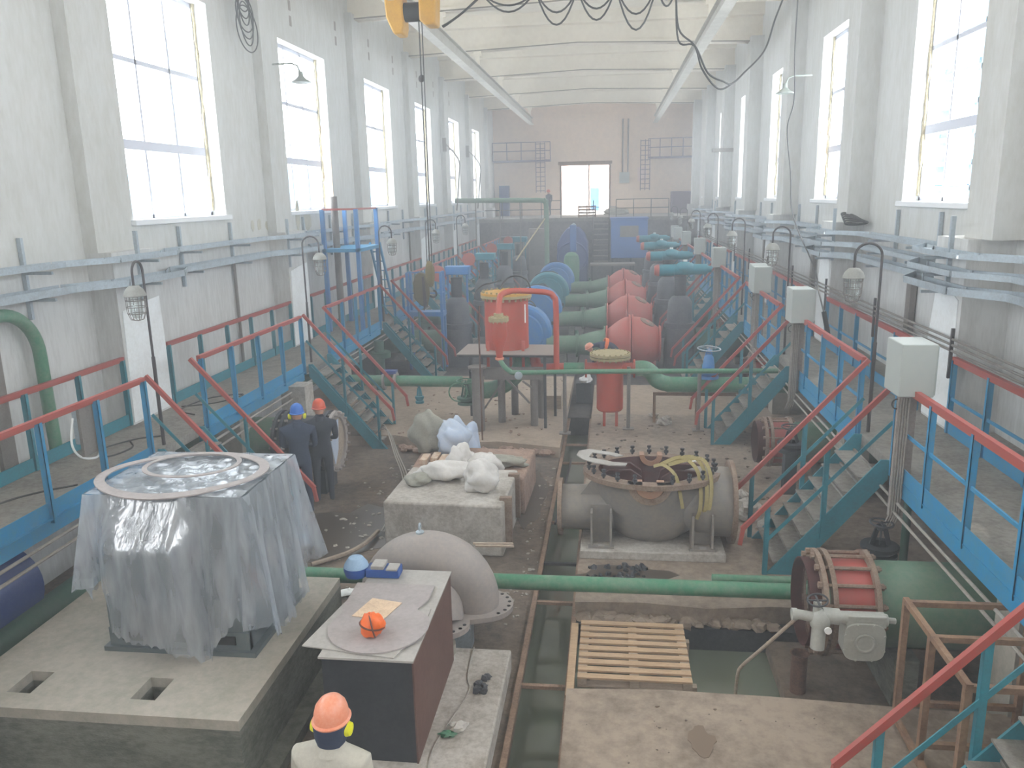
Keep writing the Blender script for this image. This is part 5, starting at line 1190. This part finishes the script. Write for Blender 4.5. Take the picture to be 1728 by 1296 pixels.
MB().box(-5.2, 2.95, 15.9, 16.1, 9.3, 9.62).build('girder', 'yellow', t, smooth=0)
t = thing('electric_hoist', 'yellow electric hoist with black rope drum under the ceiling', 'hoist', (-3.7, 16, 8.3))
MB().prism([(-4.2, 8.85), (-4.18, 8.5), (-4.05, 8.2), (-3.88, 8.2), (-3.85, 8.35), (-3.87, 9.2), (-4.2, 9.2)], 'xz', 15.75, 16.2).build('motor_end', 'yellow', t, bevel=.03)
MB().prism([(-3.55, 9.2), (-3.55, 8.42), (-3.45, 8.34), (-3.25, 8.34), (-3.22, 8.9), (-3.3, 9.2)], 'xz', 15.75, 16.2).build('gear_end', 'yellow', t, bevel=.03)
MB().tube([(-3.9, 15.95, 8.6), (-3.5, 15.95, 8.6)], .17, 22).build('rope_drum', 'brass_drum', t)
MB().box(-4.2, -3.2, 15.9, 16.1, 9.0, 9.3).build('trolley', 'yellow', t, smooth=0)
MB().box(-4.12, -4.0, 15.74, 15.75, 8.78, 8.84).build('nameplate', 'cabinet', t, smooth=0)
t = thing('hoist_hook', 'hoist rope with brown hook block hanging over the left pit edge', 'hook', (-3.6, 15.95, 3.1))
MB().tube([(-3.6, 15.95, 8.45), (-3.6, 15.95, 3.9)], .012, 6).tube([(-3.55, 15.98, 8.45), (-3.56, 15.98, 3.9)], .01, 6).build('rope', 'cable', t)
MB().blob((-3.6, 15.95, 7.42), (.06, .05, .07), 3, .1, 12, 8).build('stop_ball', 'dark_pipe', t)
MB().blob((-3.6, 15.95, 3.72), (.1, .08, .26), 4, .06, 14, 12).build('hook_block', 'olive', t)
MB().tube(arc((-3.56, 15.95, 3.32), (1, 0, 0), (0, 0, 1), .07, -2.6, 1.4, 12), .02, 8).build('hook', 'dark_pipe', t)
F = [(-3.15, 8.32), (-2.38, 8.85), (-1.39, 8.85), (-.63, 8.85), (.07, 8.85), (.8, 8.85), (1.14, 8.8)]
dips = [.05, .34, .6, .55, .75, .35]
for j in range(2):
    pts = []
    for i, (p, q) in enumerate(zip(F, F[1:])):
        dd = dips[i] * (1 if j == 0 else .62)
        pts += sag((p[0], 15.9 + .08 * j, p[1]), (q[0], 15.9 + .08 * j, q[1]), dd, 10)[:-1]
    pts += smooth_path([(1.14, 15.9 + .08 * j, 8.8), (1.2, 15.95, 8.1 - .2 * j), (1.5, 16.0, 7.8), (1.66 + .1 * j, 16.1, 7.4 - .06 * j), (1.98 + .1 * j, 16.3, 7.08 + .12 * j), (2.3, 16.8, 7.22), (2.62, 17.4, 7.5), (3.05, 17.8, 7.95), (3.3, 18.2, 8.6), (3.6, 18.6, 9.3)], 6)
    pipe('festoon_cable', pts, .018, 'cable', 'black festoon cable sagging below the crane bridge, %s strand' % ('lower', 'upper')[j], 'cable', 6)
pipe('pendant_cable', smooth_path([(4.55, 22.2, 9.9), (4.52, 22.1, 8.6), (4.55, 22.0, 7.4), (4.4, 21.9, 6.7), (4.48, 21.6, 5.6), (4.5, 21.2, 4.6), (4.35, 18.2, 3.6), (4.1, 16.6, 3.25), (3.95, 15.5, 2.97)], 8), .016, 'cable', 'long thin black cable hanging down the right side', 'cable', 6)
MB().tube([(3.95, 15.5, 2.98), (4.02, 15.35, 2.55)], .045, 10).build('pendant_control', 'rubber_black', None, loc=(4.0, 15.4, 2.5), label='black crane pendant control hanging by the second grey cabinet', cat='pendant control')
b = MB()
for i in range(7):
    rr = .28 + .03 * i; b.torus((-7.62, 17.3 + .02 * i, 9.35 - .1 * i), (1, .1 * (i % 3 - 1), .05), rr, .014, 30, 5, sx=.9)
b.build('cable_coil', 'cable', None, loc=(-7.62, 17.3, 8.8), label='coil of dark cable hanging high on the left wall', cat='cable coil')
def wall_lamp(x, y, z, s, lab):
    t = thing('wall_lamp', lab, 'lamp', (x, y, z))
    MB().tube([(x, y, z), (x + s * .45, y, z + .0), (x + s * .58, y, z - .05), (x + s * .64, y, z - .2)], .018, 8).build('arm', 'enamel', t)
    MB().lathe((x + s * .65, y, z - .18), (0, 0, -1), [(0, .05), (.1, .06), (.16, .12), (.22, .22), (.24, .22), (.2, .1)], 22).build('shade', 'enamel', t)
    return t
wall_lamp(-7.68, 18.75, 8.25, 1, 'grey enamel wall lamp on the left pilaster after the nearest window')
wall_lamp(5.0, 22.2, 8.0, -1, 'grey enamel wall lamp on the right pilaster beside the pendant cable')
MB().box(4.4, 5.3, 37.5, 37.7, 6.9, 7.05).build('wall_sign', 'galv_pipe', None, loc=(4.8, 37.5, 6.9), label='grey flat bracket sticking out of the right wall far away', cat='bracket', smooth=0)
b = MB()
for i in range(6): b.torus((5.1, 17.9 + .08 * i, 4.5 + .02 * i), (.1 * i, .2, 1), .22, .02, 18, 5)
b.build('cable_heap', 'cable', None, loc=(5.1, 18.1, 4.4), label='heap of old cable lying on the right wall tray', cat='cable')
for i, (y, z) in enumerate([(20.57, 9.78), (20.57, 9.42), (24.0, 9.95), (24.0, 9.55), (27.3, 10.05), (27.3, 9.65), (30.3, 10.0), (30.3, 9.6), (34.0, 10.0), (34.0, 9.6), (37.2, 10.0), (37.2, 9.6), (40.8, 10.0), (40.8, 9.6)]):
    MB().box(-7.905, -7.895, y, y + .14, z, z + .24).build('wall_hole', 'duct_brown', None, loc=(-7.9, y, z), label='small square hole high in the left wall between windows', cat='hole', group='square holes in the left wall', smooth=0)
for i, y in enumerate((38.2, 44.4)):
    MB().tube(smooth_path([(-7.6, y, 7.6), (-7.3, y, 7.3), (-7.0, y, 6.8), (-7.05, y, 6.0), (-7.2, y, 4.6)], 5), .03, 8).box(-7.75, -7.6, y - .1, y + .1, 7.3, 7.9).build('wall_cable', 'galv_pipe', None, loc=(-7.6, y, 4.6), label='grey hose hanging from a bracket on the left wall, %s one' % ('nearer', 'farther')[i], cat='hose')

# ================================================================ end wall equipment
def cagep(x0, x1, lab, lx):
    t = thing('wall_gallery', lab, 'gallery', (x0, 55, 7.4))
    MB().box(x0, x1, 55.1, 56, 7.42, 7.52).build('deck', 'purple_grey', t, smooth=0)
    for z in (8.1, 8.65): MB().bar((x0, 55.12, z), (x1, 55.12, z), .05).build('rail', 'purple_grey', t, smooth=0)
    n = 5
    for i in range(n): MB().box(x0 + (x1 - x0) * i / (n - 1) - .025, x0 + (x1 - x0) * i / (n - 1) + .025, 55.1, 55.15, 7.5, 8.65).build('post', 'purple_grey', t, smooth=0)
    for dx in (0, .3, .6): MB().box(lx + dx - .025, lx + dx + .025, 55.0, 55.05, 5.4, 8.6).build('ladder_side', 'purple_grey', t, smooth=0)
    for i in range(11): MB().box(lx, lx + .6, 55.0, 55.04, 5.5 + i * .3, 5.54 + i * .3).build('rung', 'purple_grey', t, smooth=0)
cagep(-7.85, -4.0, 'steel gallery with ladder on the end wall, left of the doorway', -4.95)
cagep(2.4, 5.35, 'steel gallery with ladder on the end wall, right of the doorway', 1.9)
for i, x in enumerate((.75, 1.1)): MB().tube([(x, 55.85, 6.4), (x, 55.85, 10.0)], .05, 8).build('wall_pipe', 'duct_brown', None, loc=(x, 55.85, 6.4), label='thin vertical pipe on the end wall, %s of two' % ('left', 'right')[i], cat='pipe')
MB().box(.55, 1.2, 55.7, 56, 5.9, 6.6).build('fuse_box', 'cabinet', None, loc=(.9, 55.8, 5.9), label='pale fuse box on the end wall right of the doorway', cat='fuse box', smooth=0)
MB().box(1.75, 2.3, 55.7, 56, 6.0, 6.9).build('fuse_box', 'outside_wall', None, loc=(2.0, 55.8, 6.0), label='pale wall panel right of the fuse box', cat='panel', smooth=0)
MB().box(-7.5, -6.85, 55.4, 55.9, 3.9, 5.9).build('blue_locker', 'navy', None, loc=(-7.2, 55.6, 3.9), label='tall dark blue locker at the left of the end wall', cat='locker', smooth=0)
MB().box(3.9, 5.2, 54.6, 55.6, 3.9, 5.3).build('cloth_covered_stack', 'purple_grey', None, loc=(4.5, 55, 3.9), label='purple-grey stack at the right end of the platform', cat='stack', bevel=.08)
MB().blob((.3, 53, 4.05), (.8, .5, .28), 5, .2, 18, 12, flat=3.905).build('sack_pile', 'sack_dirty', None, loc=(0.6, 53, 3.9), label='pale heap beside the doorway on the end platform', cat='heap')
def prail(x0, x1, lab):
    t = thing('platform_railing', lab, 'railing', (x0, 48.15, 3.9), 'railings on the edge of the end platform')
    for z in (4.4, 4.9): MB().bar((x0, 48.15, z), (x1, 48.15, z), .04).build('rail', 'dark_pipe', t, smooth=0)
    n = max(2, round((x1 - x0) / 1.1) + 1)
    for i in range(n): MB().box(x0 + (x1 - x0) * i / (n - 1) - .02, x0 + (x1 - x0) * i / (n - 1) + .02, 48.13, 48.17, 3.9, 4.9).build('post', 'dark_pipe', t, smooth=0)
prail(-7.5, -2.9, 'dark railing on the end platform, left section'); prail(.3, 3.3, 'dark railing on the end platform, right section')
pipe('barrier_chain', [(-2.9, 48.15, 4.45), (.3, 48.15, 4.5)], .015, 'galv', 'thin barrier across the opening of the end platform', 'barrier', 6)
pl2 = thing('pallet', 'upright wooden pallet in front of the bright doorway', 'pallet', (-1.9, 48.4, 3.9))
for i in range(4): MB().box(-1.92, -.85, 48.35, 48.38, 3.95 + i * .17, 4.05 + i * .17).build('board', 'steel_brown', pl2, smooth=0)
for x in (-1.92, -1.43, -.95): MB().box(x, x + .08, 48.38, 48.45, 3.9, 4.6).build('stringer', 'steel_brown', pl2, smooth=0)
# far dark equipment under left part
for i, (x, y, w_, h_, m) in enumerate([(-5.5, 45.5, 1.3, 3.0, 'black_iron'), (-4.1, 46.2, 1.0, 3.4, 'duct_brown'), (2.9, 44.5, .8, 1.9, 'black_iron')]):
    t = thing('switchgear', ['dark switchgear block far left below the end platform', 'brown switchgear block left of the dark blue machine', 'dark switchgear block right of the blue enclosure'][i], 'switchgear', (x, y, .12))
    MB().box(x - w_ / 2, x + w_ / 2, y - .4, y + .4, .12, h_).build('body', m, t, smooth=0, bevel=.02)
    MB().box(x - w_ / 2 + .1, x + w_ / 2 - .1, y - .42, y - .4, h_ * .4, h_ - .2).build('panel', 'galv_pipe', t, smooth=0)
# ---- outside
t = thing('outside_building', 'pale building with a small blue door beyond the end doorway', 'building', (-3, 70, 3.88))
MB().box(-14, 12, 70, 76, 3.88, 12).build('wall', 'outside_wall', t, smooth=0)
MB().box(-1.7, -1.0, 69.95, 70, 3.9, 5.75).build('door', 'azure', t, smooth=0)
for i, (x0, y0) in enumerate(((17, 18), (21, 30), (17, 42))):
    t = thing('pipe_rack', 'pale industrial pipe rack outside the right windows, %s one' % ORD[i], 'pipe rack', (x0, y0, 0))
    for yy in (y0, y0 + 4, y0 + 8): MB().box(x0, x0 + .3, yy, yy + .3, -2, 14).build('column', 'outside_metal', t, smooth=0)
    for z in (3, 5, 6.2, 7.4, 9, 10.5, 12.5): MB().box(x0 - .1, x0 + .4, y0, y0 + 8.3, z, z + .25).build('beam', 'outside_metal', t, smooth=0)
    for z in (5.6, 8.1, 11.2): MB().tube([(x0 - .4, y0 - 1, z), (x0 - .4, y0 + 9, z)], .3, 12).build('pipe', 'outside_metal', t)
t = thing('outside_tower', 'pale tower block outside the left windows', 'building', (-40, 75, 0))
MB().box(-44.5, -42.5, 82, 90, -2, 22).box(-60, -20, 84, 90, -2, 8.5).build('block', 'outside_metal', t, smooth=0)

# ================================================================ people
def person(label, verts, edges, radii, m, loc, group=None):
    t = thing('person', label, 'person', loc)
    me = bpy.data.meshes.new('body'); me.from_pydata([V(v) - V(loc) for v in verts], edges, []); me.update()
    o = bpy.data.objects.new('body', me); col.objects.link(o); o.parent = t; W[o] = V(loc)
    md = o.modifiers.new('skin', 'SKIN'); md.use_smooth_shade = True
    for i, r in enumerate(radii):
        sv = me.skin_vertices[0].data[i]; r = r if isinstance(r, tuple) else (r, r); sv.radius = r; sv.use_root = (i == 0)
    s = o.modifiers.new('sub', 'SUBSURF'); s.levels = 2; s.render_levels = 2
    me.materials.append(MATS[m])
    return t
def hand(verts, edges, radii, wi, d, side):
    """palm and five fingers continuing the wrist vertex wi along direction d; side is the thumb side."""
    d = V(d).normalized(); s = V(side).normalized(); p = V(verts[wi])
    verts.append(tuple(p + d * .05)); radii.append((.03, .022)); edges.append((wi, len(verts) - 1)); pi_ = len(verts) - 1
    nrm = d.cross(s).normalized()
    for k, (o_, L) in enumerate(((.028, .07), (.01, .08), (-.01, .075), (-.028, .06))):
        verts.append(tuple(p + d * .09 + s * o_)); radii.append(.009); edges.append((pi_, len(verts) - 1))
        verts.append(tuple(p + d * (.09 + L * .55) + s * o_ * 1.15 + nrm * .012)); radii.append(.008); edges.append((len(verts) - 2, len(verts) - 1))
        verts.append(tuple(p + d * (.09 + L) + s * o_ * 1.15 + nrm * .035)); radii.append(.007); edges.append((len(verts) - 2, len(verts) - 1))
    verts.append(tuple(p + d * .05 + s * .05)); radii.append(.011); edges.append((pi_, len(verts) - 1))
    verts.append(tuple(p + d * .085 + s * .062 + nrm * .01)); radii.append(.009); edges.append((len(verts) - 2, len(verts) - 1))
def standing(label, x, y, z, yaw, m_top, helmet, H=1.72, hood=None, muffs=True, arms='down', lean=0.):
    """figure facing direction yaw (0 = +y)"""
    k = H / 1.75; c, s = math.cos(yaw), math.sin(yaw)
    def P(a, f, h):   # a = to the right, f = forward
        f2 = f + lean * max(0, h - .95) ; a *= k; f2 *= k
        return (x + a * c - f2 * s, y + a * s + f2 * c, z + h * k)
    vs = [P(0, 0, .98), P(0, -.01, 1.12), P(0, -.01, 1.28), P(0, 0, 1.42), P(0, .01, 1.52), P(0, .02, 1.60)]
    rd = [(.155, .115), (.15, .105), (.2, .135), (.2, .12), (.062, .06), (.07, .08)]
    eg = [(0, 1), (1, 2), (2, 3), (3, 4), (4, 5)]
    def add(p, r, parent): vs.append(p); rd.append(r); eg.append((parent, len(vs) - 1)); return len(vs) - 1
    for sd in (-1, 1):
        a = add(P(sd * .1, 0, .9), .095, 0); a = add(P(sd * .11, .01, .5), .065, a); a = add(P(sd * .115, -.01, .1), .045, a); a = add(P(sd * .12, .13, .04), (.04, .03), a)
        b_ = add(P(sd * .225, -.01, 1.41), .075, 3)
        if arms == 'down': b_ = add(P(sd * .26, -.01, 1.13), .045, b_); b_ = add(P(sd * .24, .1, .9), .032, b_); dd = V(P(sd * .24, .16, .8)) - V(P(sd * .24, .1, .9))
        else: b_ = add(P(sd * .25, .05, 1.15), .046, b_); b_ = add(P(sd * .15, .28, 1.08), .034, b_); dd = V(P(sd * .1, .38, 1.08)) - V(P(sd * .15, .28, 1.08))
        hand(vs, eg, rd, b_, dd, V((c, s, 0)) * -sd * .6 + V((0, 0, .3)))
    t = person(label, vs, eg, [(r[0] * k, r[1] * k) if isinstance(r, tuple) else r * k for r in rd], m_top, (x, y, z))
    hc = V(P(0, .03, 1.635)); fw = V((-s, c, 0)); rt = V((c, s, 0))
    hd = MB().blob(hc, (.078 * k, .098 * k, .115 * k), 1, .02, 22, 16)
    rot = Matrix.Rotation(yaw, 3, 'Z'); hd.v = [hc + rot @ (p - hc) for p in hd.v]
    hd.build('head', hood or 'skin', t, smooth=60)
    f = MB(); f.blob(hc + fw * .105 * k - V((0, 0, .012)), (.014, .016, .024), 2, .02, 10, 8)
    f.build('nose', 'skin', t)
    e = MB()
    for sd in (-1, 1): e.blob(hc + fw * .088 * k + rt * sd * .032 + V((0, 0, .012)), (.013, .01, .009), 3, .02, 8, 6)
    e.build('eyes', 'rubber_black', t, kind='stuff')
    MB().bar(hc + fw * .094 * k - rt * .022 - V((0, 0, .05)), hc + fw * .094 * k + rt * .022 - V((0, 0, .05)), .012, .01).build('mouth', 'helmet_red', t)
    for sd in (-1, 1):
        if muffs: MB().lathe(hc + rt * sd * .092 * k - V((0, 0, .025)), rt * sd, [(0, .042), (.02, .05), (.045, .042), (.055, 0)], 18, caps=False, sx=1).build('ear_defender', 'bright_yellow', t)
        else: MB().blob(hc + rt * sd * .08 * k, (.012, .02, .032), 1, .05, 8, 8).build('ear', 'skin', t)
    hp = MB().lathe(hc + V((0, 0, .035)) - fw * .0, (0, 0, 1), [(-.01, .122), (.002, .126), (.012, .113), (.06, .108), (.1, .097), (.135, .072), (.158, .04), (.165, .0)], 30, caps=False)
    hp.v = [hc + V((0, 0, .0)) + (p - hc) + fw * ((p - hc).dot(fw) * .14 + .008) for p in hp.v]
    hp.build('hard_hat', helmet, t)
    MB().tube([P(0, -.005, 1.45), P(0, .0, 1.525)], [.1 * k, .078 * k], 18).build('collar', m_top, t)
    if hood: MB().tube([P(0, .0, 1.5), P(0, .015, 1.56), P(0, .025, 1.66)], [.088 * k, .112 * k, .122 * k], 20).build('hood', hood, t)
    return t
standing('person seen from behind in pale grey jacket and salmon hard hat', -1.8, 4.42, .25, -.1, 'cloth_grey', 'helmet_orange', 1.73, hood='cloth_navy')
standing('person in dark overalls and blue hard hat standing behind the wrapped motor', -5.14, 12.3, 0, .25, 'cloth_navy', 'helmet_blue', 1.86, arms='front', lean=.12)
standing('person in orange hard hat half hidden beside the blue helmeted one', -4.96, 12.86, 0, .3, 'cloth_dark', 'helmet_red', 1.8, muffs=False, arms='front', lean=.1)
standing('distant person in dark clothes and hard hat on the end platform', -4.0, 53.5, 3.9, PI * .8, 'cloth_dark', 'helmet_red', 1.6, muffs=False)
# bending worker behind the red strainer
def bending():
    L = (.05, 22.4, .12)
    hip = V((.22, 22.45, .93)); ch = V((-.2, 22.35, 1.12)); nk = V((-.42, 22.3, 1.1)); hd = V((-.56, 22.28, 1.04))
    vs = [hip, hip.lerp(ch, .5) + V((0, 0, .05)), ch, nk, hd]; rd = [(.15, .12), (.14, .12), (.16, .12), (.06, .06), (.07, .07)]
    eg = [(0, 1), (1, 2), (2, 3), (3, 4)]
    def add(p, r, pa): vs.append(V(p)); rd.append(r); eg.append((pa, len(vs) - 1)); return len(vs) - 1
    for sd in (-1, 1):
        a = add((.24, 22.45 + sd * .1, .85), .09, 0); a = add((.12, 22.45 + sd * .14, .5), .065, a); a = add((.3, 22.45 + sd * .15, .2), .045, a); a = add((.17, 22.45 + sd * .15, .16), (.04, .03), a)
        b_ = add((-.22, 22.35 + sd * .19, 1.05), .06, 2); b_ = add((-.3, 22.33 + sd * .22, .82), .045, b_); b_ = add((-.45, 22.3 + sd * .15, .65), .032, b_)
        hand(vs, eg, rd, b_, (-.5, 0, -.8), (0, -sd, .2))
    t = person('person bending forward in navy clothes with orange vest and salmon hard hat', vs, eg, rd, 'cloth_navy', L)
    MB().blob(hd + V((0, 0, -.03)), (.09, .08, .1), 1, .02, 18, 12).build('head', 'skin', t, smooth=60)
    MB().blob(hd + V((-.06, -.0, -.06)), (.02, .015, .02), 2, .02, 8, 6).build('nose', 'skin', t)
    MB().lathe(hd + V((-.01, 0, .0)), (-.55, -.1, .85), [(0, .14), (.015, .14), (.02, .125), (.07, .115), (.11, .08), (.135, 0)], 26, caps=False).build('hard_hat', 'helmet_orange', t)
    MB().ring(ch + V((.02, .005, -.0)), (1, .2, -.3), .185, .16, .1, 24).build('vest', 'hivis', t)
bending()

# ================================================================ dusty haze filling the hall
def haze():
    m = bpy.data.materials.new('haze'); m.use_nodes = True; nt = m.node_tree; N = nt.nodes; L = nt.links
    N.remove(N['Principled BSDF'])
    vsn = N.new('ShaderNodeVolumePrincipled'); vsn.inputs['Color'].default_value = (.97, .98, 1, 1)
    vsn.inputs['Density'].default_value = .0135; vsn.inputs['Anisotropy'].default_value = .25
    L.new(vsn.outputs[0], N['Material Output'].inputs['Volume']); MATS['haze'] = m
    o = MB().box(XL + .01, XR - .01, YB + .01, YE - .01, -.2, 11.3).build('dust_haze', 'haze', None, loc=(0, 0, 0), label='thin dusty haze hanging in the whole hall', cat='haze', kind='stuff', smooth=0)
haze()
